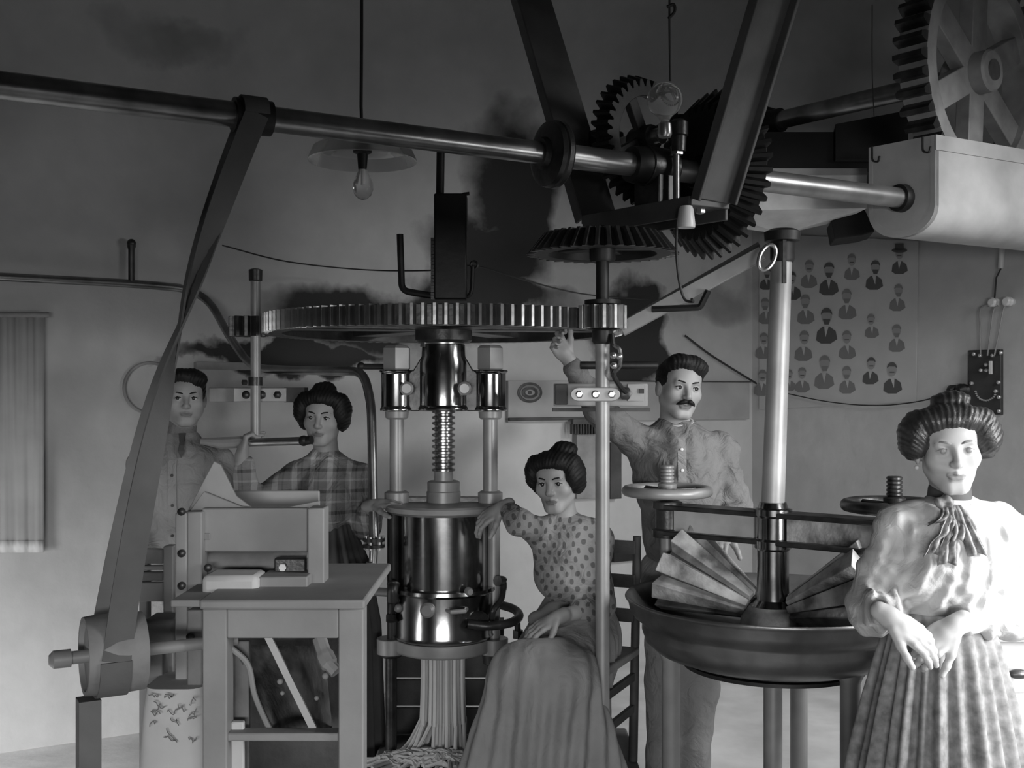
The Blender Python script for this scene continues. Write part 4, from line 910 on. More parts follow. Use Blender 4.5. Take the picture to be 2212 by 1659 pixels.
# ------------------------------------------------------------------ people: smooth implicit bodies turned into meshes
class Field:
    def __init__(s, lo, hi, h):
        s.lo = np.array(lo, np.float32); s.h = h; s.n = np.ceil((np.array(hi)-np.array(lo))/h).astype(int)+1
        s.f = np.full(s.n, .5, np.float32)
        s.ax = [s.lo[i]+h*np.arange(s.n[i], dtype=np.float32) for i in range(3)]
    def sub(s, c, R):
        sl = []
        for i in range(3):
            a = int(max(0, math.floor((c[i]-R-s.lo[i])/s.h))); b = int(min(s.n[i], math.ceil((c[i]+R-s.lo[i])/s.h)+1))
            if b <= a: return None
            sl.append(slice(a, b))
        x = s.ax[0][sl[0]][:, None, None]; y = s.ax[1][sl[1]][None, :, None]; z = s.ax[2][sl[2]][None, None, :]
        return tuple(sl), x, y, z
    def comb(s, sl, d, k, mode):
        a = s.f[sl]
        if mode < 0: a, d = -a, d
        hh = np.maximum(k-np.abs(a-d), 0)/k; r = np.minimum(a, d)-hh*hh*k*.25
        if mode < 0:
            hh = np.maximum(k-np.abs(a-d), 0)/k; r = -(np.minimum(a, d)-hh*hh*k*.25)
        s.f[sl] = r
    def rc(s, p0, p1, r0, r1=None, k=.02, mode=1):
        r1 = r0 if r1 is None else r1; p0, p1 = np.array(p0, float), np.array(p1, float); c = (p0+p1)/2
        q = s.sub(c, np.linalg.norm(p1-p0)/2+max(r0, r1)+k+3*s.h)
        if q is None: return
        sl, x, y, z = q; b = p1-p0; L = max(b@b, 1e-9)
        t = np.clip(((x-p0[0])*b[0]+(y-p0[1])*b[1]+(z-p0[2])*b[2])/L, 0, 1)
        d = np.sqrt((x-p0[0]-t*b[0])**2+(y-p0[1]-t*b[1])**2+(z-p0[2]-t*b[2])**2)-(r0+(r1-r0)*t)
        s.comb(sl, d, k, mode)
    def ell(s, c, r, R=None, k=.02, mode=1):
        c = np.array(c, float); q = s.sub(c, max(r)+k+3*s.h)
        if q is None: return
        sl, x, y, z = q; X, Y, Z = x-c[0], y-c[1], z-c[2]
        if R is not None: X, Y, Z = (R[0][0]*X+R[1][0]*Y+R[2][0]*Z, R[0][1]*X+R[1][1]*Y+R[2][1]*Z, R[0][2]*X+R[1][2]*Y+R[2][2]*Z)
        k0 = np.sqrt((X/r[0])**2+(Y/r[1])**2+(Z/r[2])**2); k1 = np.sqrt((X/r[0]**2)**2+(Y/r[1]**2)**2+(Z/r[2]**2)**2)
        s.comb(sl, k0*(k0-1)/np.maximum(k1, 1e-6), k, mode)
    def disp(s, fn):
        x, y, z = s.ax[0][:, None, None], s.ax[1][None, :, None], s.ax[2][None, None, :]
        s.f += fn(x, y, z).astype(np.float32)
    def mesh(s):
        f = s.f; n = s.n; ins = f < 0
        c8 = None; anyi = np.zeros(n-1, bool); alli = np.ones(n-1, bool)
        for dx in (0, 1):
            for dy in (0, 1):
                for dz in (0, 1):
                    v = ins[dx:n[0]-1+dx, dy:n[1]-1+dy, dz:n[2]-1+dz]; anyi |= v; alli &= v
        act = anyi & ~alli; I = np.argwhere(act); idx = np.full(n-1, -1, np.int32); idx[act] = np.arange(len(I))
        acc = np.zeros((len(I), 3)); cnt = np.zeros(len(I))
        cor = [(a, b, c) for a in (0, 1) for b in (0, 1) for c in (0, 1)]
        val = {c: f[I[:, 0]+c[0], I[:, 1]+c[1], I[:, 2]+c[2]] for c in cor}
        for c in cor:
            for a in range(3):
                if c[a]: continue
                e = list(c); e[a] = 1; e = tuple(e); v0, v1 = val[c], val[e]; m = (v0 < 0) != (v1 < 0)
                t = v0[m]/(v0[m]-v1[m]); p = np.tile(np.array(c, float), (m.sum(), 1)); p[:, a] += t
                acc[m] += p; cnt[m] += 1
        V_ = (I+acc/cnt[:, None])*s.h+s.lo
        quads = []
        for a in range(3):
            b, c = (a+1) % 3, (a+2) % 3
            sl0 = [slice(None)]*3; sl1 = [slice(None)]*3; sl0[a] = slice(0, n[a]-1); sl1[a] = slice(1, n[a])
            i0, i1 = ins[tuple(sl0)], ins[tuple(sl1)]; E = np.argwhere(i0 != i1)
            E = E[(E[:, b] > 0) & (E[:, c] > 0) & (E[:, b] < n[b]-1) & (E[:, c] < n[c]-1)]
            def cell(db, dc):
                q = E.copy(); q[:, b] -= db; q[:, c] -= dc; return idx[q[:, 0], q[:, 1], q[:, 2]]
            qd = np.stack([cell(1, 1), cell(0, 1), cell(0, 0), cell(1, 0)], 1)
            fl = ~i0[E[:, 0], E[:, 1], E[:, 2]]; qd[fl] = qd[fl][:, ::-1]; quads.append(qd)
        return V_, np.concatenate(quads)
def np_mesh(name, parts, matfn=None):
    vs = []; qs = []; off = 0
    for v, q in parts: vs.append(v); qs.append(q+off); off += len(v)
    v = np.concatenate(vs).astype(np.float32); q = np.concatenate(qs).astype(np.int32)
    me = bpy.data.meshes.new(name); me.vertices.add(len(v)); me.vertices.foreach_set('co', v.ravel())
    me.loops.add(q.size); me.loops.foreach_set('vertex_index', q.ravel()); me.polygons.add(len(q))
    me.polygons.foreach_set('loop_start', np.arange(0, q.size, 4, dtype=np.int32))
    if matfn is not None: me.polygons.foreach_set('material_index', matfn(v[q].mean(1)).astype(np.int32))
    me.update(); me.validate(); return me

class Head:
    """local x = to the viewer's right when facing the camera, y = back, z = up; origin mid-head"""
    def __init__(s, c, yaw=0, pitch=0, roll=0, sc=1.0):
        s.c = V(c); s.sc = sc
        s.R = (Matrix.Rotation(math.radians(yaw), 3, 'Z') @ Matrix.Rotation(math.radians(pitch), 3, 'X') @ Matrix.Rotation(math.radians(roll), 3, 'Y'))
    def w(s, p): return s.c+s.R @ (V(p)*s.sc)
    def ell(s, F, c, r, k=.012, mode=1): F.ell(s.w(c), [x*s.sc for x in r], s.R, k, mode)
    def rc(s, F, a, b, r0, r1=None, k=.012, mode=1): F.rc(s.w(a), s.w(b), r0*s.sc, (r0 if r1 is None else r1)*s.sc, k, mode)
    def loc(s, P_): return ((P_-np.array(s.c)) @ np.array(s.R))/s.sc
def face(F, h, fem=True, neck=None):
    j = .92 if fem else 1.04
    h.ell(F, (0, .012, .028), (.073, .092, .078), .02)
    h.ell(F, (0, -.022, -.03), (.06*j, .066, .074), .03)
    h.ell(F, (0, -.046, .038), (.058, .046, .046), .03)
    h.rc(F, (-.011*j, -.066, -.096), (.011*j, -.066, -.096), .0135*j, k=.03)
    for sx in (-1, 1):
        h.rc(F, (sx*.049*j, .0, -.05), (sx*.02, -.052, -.09), .017, .012, .03)
        h.ell(F, (sx*.043, -.052, -.022), (.022, .026, .022), .025)
        h.ell(F, (sx*.076, .012, -.008), (.009, .019, .03), .008)
    h.rc(F, (-.036, -.08, .02), (.036, -.08, .02), .009, k=.016)
    for sx in (-1, 1):
        h.ell(F, (sx*.032, -.1, .002), (.021, .019, .0135), .014, -1)
        h.ell(F, (sx*.031, -.0745, .002), (.0145, .0135, .0135), .005)
    h.rc(F, (0, -.084, .014), (0, -.106, -.028), .0075, .0105, .012)
    h.rc(F, (0, -.098, -.033), (0, -.092, -.036), .0085, .006, .01)
    for sx in (-1, 1): h.ell(F, (sx*.0105, -.092, -.0325), (.0072, .0105, .007), .006)
    h.rc(F, (-.019, -.081, -.0605), (0, -.086, -.0585), .004, .0055, .007); h.rc(F, (.019, -.081, -.0605), (0, -.086, -.0585), .004, .0055, .007)
    h.rc(F, (-.011, -.0815, -.069), (.011, -.0815, -.069), .006, k=.008)
    h.rc(F, (-.02, -.089, -.0642), (.02, -.089, -.0642), .0022, k=.004, mode=-1)
    if neck is not None:
        F.rc(h.w((0, .028, -.04)), neck, .05*h.sc*(.92 if fem else 1.08), .054*(.95 if fem else 1.1), .03)
def lipmask(h):
    def fn(c):
        l = h.loc(c); m = (np.abs(l[:, 0]) < .0225) & (l[:, 2] > -.0775) & (l[:, 2] < -.0545) & (l[:, 1] < -.08)
        m &= (np.abs(l[:, 0])/.024)**2+((l[:, 2]+.065)/.0085)**2 < 1
        return m
    return fn
def eyes(person, h, gaze=(0, -1, 0), iris='iris', brow='hair', lash=1.):
    for sx in (-1, 1):
        c = h.w((sx*.031, -.0762, .002)); mb = MB(); r = .0128*h.sc; seg, rings = 20, 14
        g = (h.R @ V(gaze)).normalized(); e1, e2, _ = frame(g); vs = []; fs = []; ms = []
        for i in range(rings+1):
            t = PI*i/rings
            for k in range(seg): w = 2*PI*k/seg; vs.append(c+(g*math.cos(t)+(e1*math.cos(w)+e2*math.sin(w))*math.sin(t))*r)
        for i in range(rings):
            for k in range(seg): k2 = (k+1) % seg; mb.m.append(1 if i < 2.2 else 0); fs.append((i*seg+k, (i+1)*seg+k, (i+1)*seg+k2, i*seg+k2))
        mb.v = [tuple(v) for v in vs]; mb.f = fs; mb.build('eye', ['sclera', iris], person, ang=3)
        # upper lash line and eyebrow
        mb = MB(); mb.tube([h.w((sx*(.031+.0155*u), -.0885+.011*u*u+.002*(u*sx > 0)*0, .0065-.0052*u*u)) for u in (-1, -.6, -.2, .2, .6, 1)], [q*lash for q in (.0008, .0017, .002, .002, .0017, .0008)], 6); mb.build('eyelash', brow, person, ang=3)
        mb = MB(); mb.tube([h.w((sx*x, y, z)) for x, y, z in ((.013, -.0945, .0195), (.024, -.0945, .0235), (.036, -.0905, .0255), (.049, -.079, .0215))], [.0024, .0034, .003, .0012], 6); mb.build('eyebrow', brow, person, ang=3)
def hand(F, wrist, d, n, size=.175, curl=(.35, .45, .3), spread=.09, thumb=1, thumb_out=.7, k=.006):
    """d fingers direction, n palm normal (palm faces n), thumb=+1/-1 side"""
    d = V(d).normalized(); n = V(n); n = (n-d*n.dot(d)).normalized(); s_ = d.cross(n)*thumb; wrist = V(wrist); S = size/.175
    R = Matrix((s_, d, n)).transposed()
    F.ell(wrist+d*.046*S, (.038*S, .05*S, .0145*S), R, .012)
    F.rc(wrist-d*.03*S, wrist+d*.03*S, .023*S, .022*S, .02)
    for i, (off, ln) in enumerate(((.029, .074), (.010, .084), (-.010, .078), (-.028, .062))):
        p = wrist+d*(.088-.006*abs(i-1))*S+s_*off*S; a = spread*(1.5-i)/1.5; dd = (d*math.cos(a)+s_*math.sin(a)).normalized(); r = (.0088, .0092, .0088, .0078)[i]*S
        F.rc(p-dd*.035*S, p, r*1.05, r*1.08, k)
        for seg, (fr, c) in enumerate(zip((.45, .31, .24), curl)):
            ax = dd.cross(n).normalized(); dd = (Matrix.Rotation(-c*(1+.12*i) if False else c*(1+.12*i), 3, ax) @ dd).normalized()
            q = p+dd*ln*fr*S; F.rc(p, q, r*(1.04-.08*seg), r*(.97-.08*seg), k); p = q
    p = wrist+d*.022*S+s_*.026*S; dd = (d*.75+s_*thumb_out+n*.25).normalized()
    for ln, r in ((.042, .0125), (.032, .0102), (.026, .009)):
        q = p+dd*ln*S; F.rc(p, q, r*S*1.05, r*S*.95, k+.002); p = q; dd = (dd+d*.25+n*.12).normalized()
def bbox(pts, pad): a = np.array([list(p) for p in pts]); return a.min(0)-pad, a.max(0)+pad
def person(label, head, neck, chest, waist, hips, arms, legs, skin, hands, fem=True, hres=.0026, group=None):
    """arms = [(shoulder, elbow, wrist)], legs = [(hip, knee, ankle)], hands = [kwargs]"""
    base = V((waist.x, waist.y, min(l[2].z for l in legs)-.06))
    p = empty('person', base, label, 'person')
    parts = []
    lo, hi = bbox([head.w((0, 0, 0)), neck], .15); lo[2] = min(neck.z-.03, lo[2]+.02); F = Field(lo, hi, hres); face(F, head, fem, neck); parts.append(F.mesh())
    allp = [neck, chest, waist, hips]+[q for a in arms for q in a]+[q for l in legs for q in l]
    lo, hi = bbox(allp, .16); F = Field(lo, hi, .008)
    F.rc(neck+V((0, 0, .02)), chest, .045, .09, .05); F.ell(chest, (.12, .075, .13), None, .05); F.rc(chest, waist, .09, .075, .05); F.ell(hips, (.13, .09, .1), None, .05)
    for a in arms:
        F.rc(chest+V((0, 0, .08)), a[0], .05, .045, .04); F.rc(a[0], a[1], .042, .035, .03); F.rc(a[1], a[2], .034, .022, .02)
    for l in legs:
        F.rc(l[0], l[1], .07, .05, .04); F.rc(l[1], l[2], .048, .03, .03); fd_ = V((0, -1, 0)); F.rc(l[2]+V((0, .03, -.03)), l[2]+fd_*.13+V((0, 0, -.035)), .032, .025, .03)
    parts.append(F.mesh())
    for a, hk in zip(arms, hands):
        if hk is None: continue
        hk = dict(hk); lo, hi = bbox([a[2]], .22); F = Field(lo, hi, .0026)
        e = a[1].lerp(a[2], .5); F.rc(e, a[2], .03, .0225, .01); hand(F, a[2], **hk); parts.append(F.mesh())
    lm = lipmask(head)
    me = np_mesh('body', parts, lambda c: lm(c)); link('body', me, [skin, 'lip' if skin == 'skin_l' else 'lip_d'], p, ang=3.1)
    return p
def cloth(name, p, lo, hi, h, fn, m, disp=None, matfn=None):
    F = Field(lo, hi, h); fn(F)
    if disp: F.disp(disp)
    return link(name, np_mesh(name, [F.mesh()], matfn), m, p, ang=3.1)
def hair_mesh(p, head, fn, m, h=.0032, R=.2, strand=.0011, dirn='x', name='hair'):
    lo, hi = np.array(head.c)-R, np.array(head.c)+R; F = Field(lo, hi, h); fn(F)
    Rn = np.array(head.R)
    def dsp(x, y, z):
        X, Y, Z = x-head.c.x, y-head.c.y, z-head.c.z
        lx = Rn[0][0]*X+Rn[1][0]*Y+Rn[2][0]*Z; ly = Rn[0][1]*X+Rn[1][1]*Y+Rn[2][1]*Z; lz = Rn[0][2]*X+Rn[1][2]*Y+Rn[2][2]*Z
        a = np.arctan2(lx, lz+.06)
        return strand*np.sin(a*72+14*ly+3*np.sin(30*lz))+strand*1.2*np.sin(a*19+26*ly+20*lz)
    F.disp(dsp); return link(name, np_mesh(name, [F.mesh()]), m, p, ang=3.1)
def wrinkle(amp, f=60, seed=0.):
    def fn(x, y, z):
        return amp*(np.sin(f*(x+.35*z)+3*np.sin(17*z+seed)+2*np.sin(21*y))*.6+np.sin(f*.55*(z-.5*x)+2.5*np.sin(19*x+seed)+30*y*.3)*.5)
    return fn
def skirt(p, name, rings, m, pleats=26, depth=.03, seg=208, yaw=0., seed=1):
    """rings: (centre, rx, ry, fold amount 0..1)"""
    rnd = random.Random(seed); ph = [rnd.uniform(0, 6.28) for _ in range(6)]; vs = []; fs = []; n = len(rings)
    for c, rx, ry, fa in rings:
        for k in range(seg):
            w = 2*PI*k/seg; f_ = math.sin(pleats*w+1.4*math.sin(3*w+ph[0])+ph[1])*.6+.4*math.sin(pleats*.43*w+2*math.sin(2*w+ph[2])+ph[3])
            q = 1+depth*fa*f_/max(rx, .05); vs.append(V(c)+V((rx*math.cos(w)*q, ry*math.sin(w)*q, 0)))
    for i in range(n-1):
        for k in range(seg): k2 = (k+1) % seg; fs.append((i*seg+k, (i+1)*seg+k, (i+1)*seg+k2, i*seg+k2))
    fs.append(tuple(range(seg))); mb = MB(); mb.add(vs, fs); o = mb.build(name, m, p, ang=3.1); return o

from mathutils.bvhtree import BVHTree
def front(o):
    me = o.data; bv = BVHTree.FromPolygons([v.co for v in me.vertices], [tuple(p.vertices) for p in me.polygons])
    def fn(x, z, dy=0.):
        h = bv.ray_cast(V((x, 0, z)), V((0, 1, 0)))[0]; return V((x, (h.y if h else 4.)-dy, z))
    return fn
def placket(p, o, xf, z0, z1, m='shirt', mb_='porcelain', nb=5, w=.016):
    f = front(o); n = 14; pts = [f(xf(z0+(z1-z0)*i/n), z0+(z1-z0)*i/n, .001) for i in range(n+1)]
    ribbon('placket', pts, [V((w, 0, 0))]*(n+1), .006, m, p)
    for k in range(nb):
        z = z0+(z1-z0)*(k+.5)/nb; q = f(xf(z), z, .004); b = MB(); b.lathe(q, (0, -1, 0), [(0, .006), (.003, .006), (.004, .004)], 10); b.build('button', mb_, p)
def neckband(p, c, r, hgt, m, tilt=.25):
    b = MB(); b.ring(c, V((0, -tilt, 1)), [(0, r*.9), (0, r*1.08), (hgt, r*1.0), (hgt, r*.88)], 32); b.build('neckband', m, p)

# ---- patterned cloth
def fold(nt, b):
    n = nt.nodes.new('ShaderNodeTexNoise'); n.inputs['Scale'].default_value = 13; n.inputs['Detail'].default_value = 4; n.inputs['Distortion'].default_value = 1.2
    t = nt.nodes.new('ShaderNodeTexCoord'); nt.links.new(t.outputs['Object'], n.inputs['Vector'])
    bp = nt.nodes.new('ShaderNodeBump'); bp.inputs['Strength'].default_value = .7; bp.inputs['Distance'].default_value = .03
    nt.links.new(n.outputs['Fac'], bp.inputs['Height']); nt.links.new(bp.outputs['Normal'], b.inputs['Normal'])
def pattern_plaid():
    m = bpy.data.materials.new('plaid_cloth'); m.use_nodes = True; nt = m.node_tree; N, L = nt.nodes, nt.links; b = N['Principled BSDF']; b.inputs['Roughness'].default_value = .85
    tc = N.new('ShaderNodeTexCoord'); sp = N.new('ShaderNodeSeparateXYZ'); L.new(tc.outputs['Object'], sp.inputs[0])
    def band(o, freq, ph, w):
        a = N.new('ShaderNodeMath'); a.operation = 'MULTIPLY_ADD'; L.new(o, a.inputs[0]); a.inputs[1].default_value = freq; a.inputs[2].default_value = ph
        f = N.new('ShaderNodeMath'); f.operation = 'FRACT'; L.new(a.outputs[0], f.inputs[0]); c = N.new('ShaderNodeMath'); c.operation = 'LESS_THAN'; L.new(f.outputs[0], c.inputs[0]); c.inputs[1].default_value = w; return c.outputs[0]
    def mul(a, k, add):
        n = N.new('ShaderNodeMath'); n.operation = 'MULTIPLY_ADD'; L.new(a, n.inputs[0]); n.inputs[1].default_value = k
        if isinstance(add, float): n.inputs[2].default_value = add
        else: L.new(add, n.inputs[2])
        return n.outputs[0]
    v = mul(band(sp.outputs['X'], 14, .2, .3), .13, .2); v = mul(band(sp.outputs['Z'], 12, .1, .16), -.1, v); v = mul(band(sp.outputs['X'], 14, .7, .09), -.05, v); v = mul(band(sp.outputs['Z'], 12, .55, .1), .09, v)
    c = N.new('ShaderNodeCombineColor')
    for i in range(3): L.new(v, c.inputs[i])
    L.new(c.outputs[0], b.inputs['Base Color']); fold(nt, b); return m
def pattern_dots():
    m = bpy.data.materials.new('spotted_cloth'); m.use_nodes = True; nt = m.node_tree; N, L = nt.nodes, nt.links; b = N['Principled BSDF']; b.inputs['Roughness'].default_value = .85
    tc = N.new('ShaderNodeTexCoord'); sp = N.new('ShaderNodeSeparateXYZ')
    nz = N.new('ShaderNodeTexNoise'); nz.inputs['Scale'].default_value = 7; L.new(tc.outputs['Object'], nz.inputs['Vector'])
    wv = N.new('ShaderNodeVectorMath'); wv.operation = 'MULTIPLY_ADD'; L.new(nz.outputs['Color'], wv.inputs[0]); wv.inputs[1].default_value = (.05, .05, .05); L.new(tc.outputs['Object'], wv.inputs[2]); L.new(wv.outputs[0], sp.inputs[0])
    def sn(o, k):
        a = N.new('ShaderNodeMath'); a.operation = 'MULTIPLY'; L.new(o, a.inputs[0]); a.inputs[1].default_value = k
        b_ = N.new('ShaderNodeMath'); b_.operation = 'SINE'; L.new(a.outputs[0], b_.inputs[0]); return b_.outputs[0]
    pm = N.new('ShaderNodeMath'); pm.operation = 'MULTIPLY'; L.new(sn(sp.outputs['X'], 165), pm.inputs[0]); L.new(sn(sp.outputs['Z'], 120), pm.inputs[1])
    r = N.new('ShaderNodeValToRGB'); e = r.color_ramp.elements; e[0].position = .3; e[1].position = .5; e[1].color = (.085, .085, .085, 1); e[0].color = (.215, .215, .215, 1)
    L.new(pm.outputs[0], r.inputs[0]); L.new(r.outputs[0], b.inputs['Base Color']); fold(nt, b); return m
MT['plaid'] = pattern_plaid(); MT['dots'] = pattern_dots()

# ---- hair styles
def hair_short(h):
    def fn(F):
        h.ell(F, (0, .016, .036), (.083, .098, .08), .015); h.ell(F, (-.012, -.04, .094), (.058, .05, .03), .03); h.ell(F, (.042, -.04, .08), (.042, .05, .034), .03)
        h.ell(F, (0, -.125, -.022), (.064, .082, .088), .012, -1); h.ell(F, (0, -.06, -.13), (.11, .1, .105), .01, -1); h.ell(F, (0, .06, -.15), (.12, .12, .1), .01, -1)
    return fn
def hair_pomp(h, bun=True, wide=1., top=1., low=1, bunc=(0, .02, .125), bunr=(.045, .045, .03)):
    def fn(F):
        h.ell(F, (0, .03, .03), (.086*wide, .092, .088), .02)
        h.ell(F, (0, -.04, .078*top), (.085*wide, .058, .042), .03)
        for sx in (-1, 1): h.ell(F, (sx*.078*wide, -.015, .035), (.036*wide, .062, .062), .03); h.ell(F, (sx*.07*wide, .03, -.01+.03*(1-low)), (.03, .05, .045), .03)
        if bun: h.ell(F, bunc, bunr, .014)
        h.ell(F, (0, -.118, -.03), (.062, .085, .09), .014, -1); h.ell(F, (0, -.03, -.135+.035*(1-low)), (.13, .14, .1), .012, -1)
    return fn

# ================= 1. woman standing at the right
D_ = 2.86
hd1 = Head(P(2049, 970, D_-.02), yaw=-10, pitch=1, roll=-3, sc=1.0)
nk = P(2053, 1092, D_+.01); ch = P(2045, 1190, D_); wa = P(2032, 1305, D_); hp_ = P(2032, 1400, D_+.01)
shL, elL, wrL = P(1944, 1142, D_+.01), P(1890, 1308, D_+.0), P(1922, 1334, D_-.22)
shR, elR, wrR = P(2158, 1142, D_+.01), P(2178, 1318, D_+.02), P(2062, 1352, D_-.17)
legs = [(P(1995, 1420, D_), P(1985, 1750, D_-.02), P(1985, 2060, D_+.02)), (P(2075, 1420, D_), P(2080, 1750, D_-.02), P(2085, 2060, D_+.02))]
for i in range(2): legs[i] = (legs[i][0], legs[i][1], V((legs[i][2].x, legs[i][2].y, .07)))
w1 = person('woman in white blouse with grey silk bow and pompadour hair standing with hands joined', hd1, nk, ch, wa, hp_, [(shL, elL, wrL), (shR, elR, wrR)], legs, 'skin_l',
            [dict(d=(.74, -.28, -.5), n=(-.1, .75, -.65), thumb=-1, curl=(.25, .35, .25), size=.165, thumb_out=.45, spread=.06),
             dict(d=(-.74, -.1, -.52), n=(.1, .8, -.5), thumb=1, curl=(.45, .55, .4), size=.165, thumb_out=.5, spread=.06)], True, .0022)
eyes(w1, hd1, (0, -1, -.05), 'iris_p', 'brow_p', .7); hair_mesh(w1, hd1, hair_pomp(hd1, True, 1.12, 1.0, 0, (.012, .0, .128), (.05, .05, .022)), 'hair_b', .003, .22)
def f1(F):
    F.ell(ch+V((0, -.01, .0)), (.148, .1, .13), None, .05); F.rc(nk+V((-.01, .01, -.035)), shL, .052, .06, .04); F.rc(nk+V((.01, .01, -.035)), shR, .052, .06, .04); F.rc(nk+V((0, .01, -.02)), ch, .054, .1, .05)
    F.ell(P(2038, 1248, D_-.045), (.128, .1, .085), None, .05); F.rc(P(2000, 1308, D_), P(2068, 1308, D_), .075, .075, .03)
    for s_, e_, w_, sg in ((shL, elL, wrL, -1), (shR, elR, wrR, 1)):
        F.rc(s_, s_.lerp(e_, .5), .062, .064, .03); F.rc(s_.lerp(e_, .5), e_, .064, .068, .03); F.rc(e_, e_.lerp(w_, .5), .066, .05, .03); F.rc(e_.lerp(w_, .5), e_.lerp(w_, .72), .042, .034, .01); F.ell(e_+V((sg*.005, -.02, -.012)), (.06, .075, .062), None, .03)
def d1(x, y, z):
    front = np.clip((D_-.02-y)/.08, 0, 1)
    g = front*np.clip((1.34-z)/.1, 0, 1); xx = (x-1.125)/(1+1.2*np.clip(1.05-z, -.3, .3))
    return wrinkle(.0045, 52, 1.)(x, y, z)+g*(.004*np.sin(105*xx+4*np.sin(8*z))+.0032*np.sin(171*xx+5*np.sin(13*z+2))+.003*np.sin(57*xx+3*np.sin(21*z)))+.002*np.sin(130*z+30*x+3*np.sin(40*x))
lo, hi = bbox([shL, shR, elL, elR, wrL, wrR, nk, wa], .13); bl1 = cloth('blouse', w1, lo, hi, .005, f1, 'blouse_white', d1)
def f1c(F): F.rc(P(2051, 1076, D_+.008), P(2051, 1064, D_+.004), .056, .054, .01)
lo, hi = bbox([P(2050, 1065, D_)], .1); cloth('neck_band', w1, lo, hi, .004, f1c, 'tie')
MT['jabot'] = mat('grey_silk_bow', .2, .45, 0, .75, 38, detail=2)
bwe = cloth('silk_bow', w1, *bbox([P(2040, 1085, D_-.09)], .05), .004, lambda F: F.ell(P(2040, 1084, D_-.082), (.024, .018, .017), None, .01), 'jabot', lambda x, y, z: .003*np.sin(190*x+90*z))
f_ = front(bl1)
for (x0, x1, y1, wd, ph) in ((2030, 1975, 1178, .022, 0.), (2034, 1998, 1196, .02, 1.5), (2044, 2062, 1178, .022, 3.), (2040, 2024, 1150, .018, 4.2), (2026, 1990, 1118, .016, 5.)):
    n, k = 16, 9; gr = []
    for i in range(n+1):
        t = i/n; c = P(x0+(x1-x0)*t+4*math.sin(5*t+ph), 1086+(y1-1086)*t, D_); c = f_(c.x, c.z, .016+.012*math.sin(PI*t)); w = wd*(.35+.75*t**.7); row = []
        for q in range(k):
            u_ = q/(k-1)*2-1; row.append(c+V((u_*w, -.007*math.sin(u_*6+ph+2*t)*(.4+t), -.01*abs(u_)*t)))
        gr.append(row)
    sheet('bow_tail', gr, 'jabot', w1, .002)
def f1w(F): F.rc(P(1992, 1326, D_-.0), P(2070, 1326, D_-.0), .088, .088, .01)
MT['stripe_skirt'] = mat('striped_wool', .19, .8, 0, .4, 40)
skirt(w1, 'skirt', [(P(2030, 1318, D_), .128, .098, .05), (P(2030, 1345, D_), .134, .108, .2), (P(2030, 1400, D_), .15, .13, .5), (P(2028, 1500, D_), .178, .16, .8), (P(2024, 1640, D_), .21, .2, 1), (P(2022, 1850, D_), .25, .24, 1.2), (V((P(2022, 1850, D_).x, D_, .03)), .29, .27, 1.4)], 'stripe_skirt', 26, .022)
mb = MB(); 
for sx in (-1,): mb.ball(hd1.w((sx*.08, .005, -.045)), .006)
mb.build('earring', 'porcelain', w1)

# ================= 2. man with moustache behind the mixer
D_ = 4.28
hd2 = Head(P(1467, 838, D_-.03), yaw=12, pitch=2, roll=6, sc=1.06)
nk = P(1458, 920, D_); ch = P(1462, 1010, D_); wa = P(1470, 1150, D_); hp_ = P(1470, 1230, D_)
shL, elL, wrL = P(1378, 958, D_-.02), P(1288, 880, D_-.17), P(1228, 776, D_-.22)
shR, elR, wrR = P(1556, 974, D_), P(1590, 1095, D_+.03), P(1560, 1150, D_-.18)
an = V((P(1450, 900, D_).x, D_, .07))
m2 = person('dark-haired man with moustache in pale shirt behind the dough mixer, one arm raised', hd2, nk, ch, wa, hp_, [(shL, elL, wrL), (shR, elR, wrR)],
            [(P(1440, 1240, D_), P(1438, 1480, D_), an-V((.04, 0, 0))), (P(1505, 1240, D_), P(1508, 1480, D_), an+V((.09, 0, 0)))], 'skin_m',
            [dict(d=(-.5, -.2, .7), n=(.3, -.9, .1), thumb=1, curl=(.8, .9, .6), size=.17, thumb_out=.5), dict(d=(-.3, -.7, -.4), n=(0, .3, -.9), thumb=1, size=.18)], False, .003)
eyes(m2, hd2, (.25, -1, 0)); hair_mesh(m2, hd2, hair_short(hd2), 'hair', .0034)
mb = MB()
for sx in (-1, 1): mb.tube([hd2.w(q) for q in ((0, -.101, -.0465), (sx*.012, -.1005, -.0475), (sx*.024, -.093, -.0535), (sx*.035, -.082, -.06))], [.007, .0095, .0075, .002], 8)
mb.build('moustache', 'hair', m2, ang=3)
def f2(F):
    F.ell(ch, (.165, .115, .16), None, .08); F.rc(ch+V((0, 0, .02)), wa, .145, .14, .08); F.rc(nk-V((0, 0, .05)), shL, .055, .062, .05); F.rc(nk-V((0, 0, .05)), shR, .055, .062, .05); F.rc(ch, wa, .135, .12, .06); F.rc(nk-V((0, 0, .03)), ch, .056, .1, .05); F.rc(wa, hp_, .12, .13, .05)
    F.rc(shL, elL, .064, .056, .03); F.rc(elL, elL.lerp(wrL, .8), .054, .042, .02); F.rc(shR, elR, .066, .06, .03); F.rc(elR, elR.lerp(wrR, .8), .056, .04, .02)
lo, hi = bbox([shL, shR, elL, elR, wrL, wrR, nk, hp_], .15); sh2 = cloth('shirt', m2, lo, hi, .006, f2, 'shirt', lambda x, y, z: wrinkle(.0035, 58, 2.)(x, y, z)+wrinkle(.002, 97, 5.)(x, y, z)+.0035*np.sin(80*(x-.35*z)+4*np.sin(13*z)+25*y))
placket(m2, sh2, lambda z: P(1460, 900, D_).x, P(0, 1160, D_).z, P(0, 945, D_).z, 'shirt2'); neckband(m2, P(1459, 926, D_+.0), .07, .034, 'curtain')
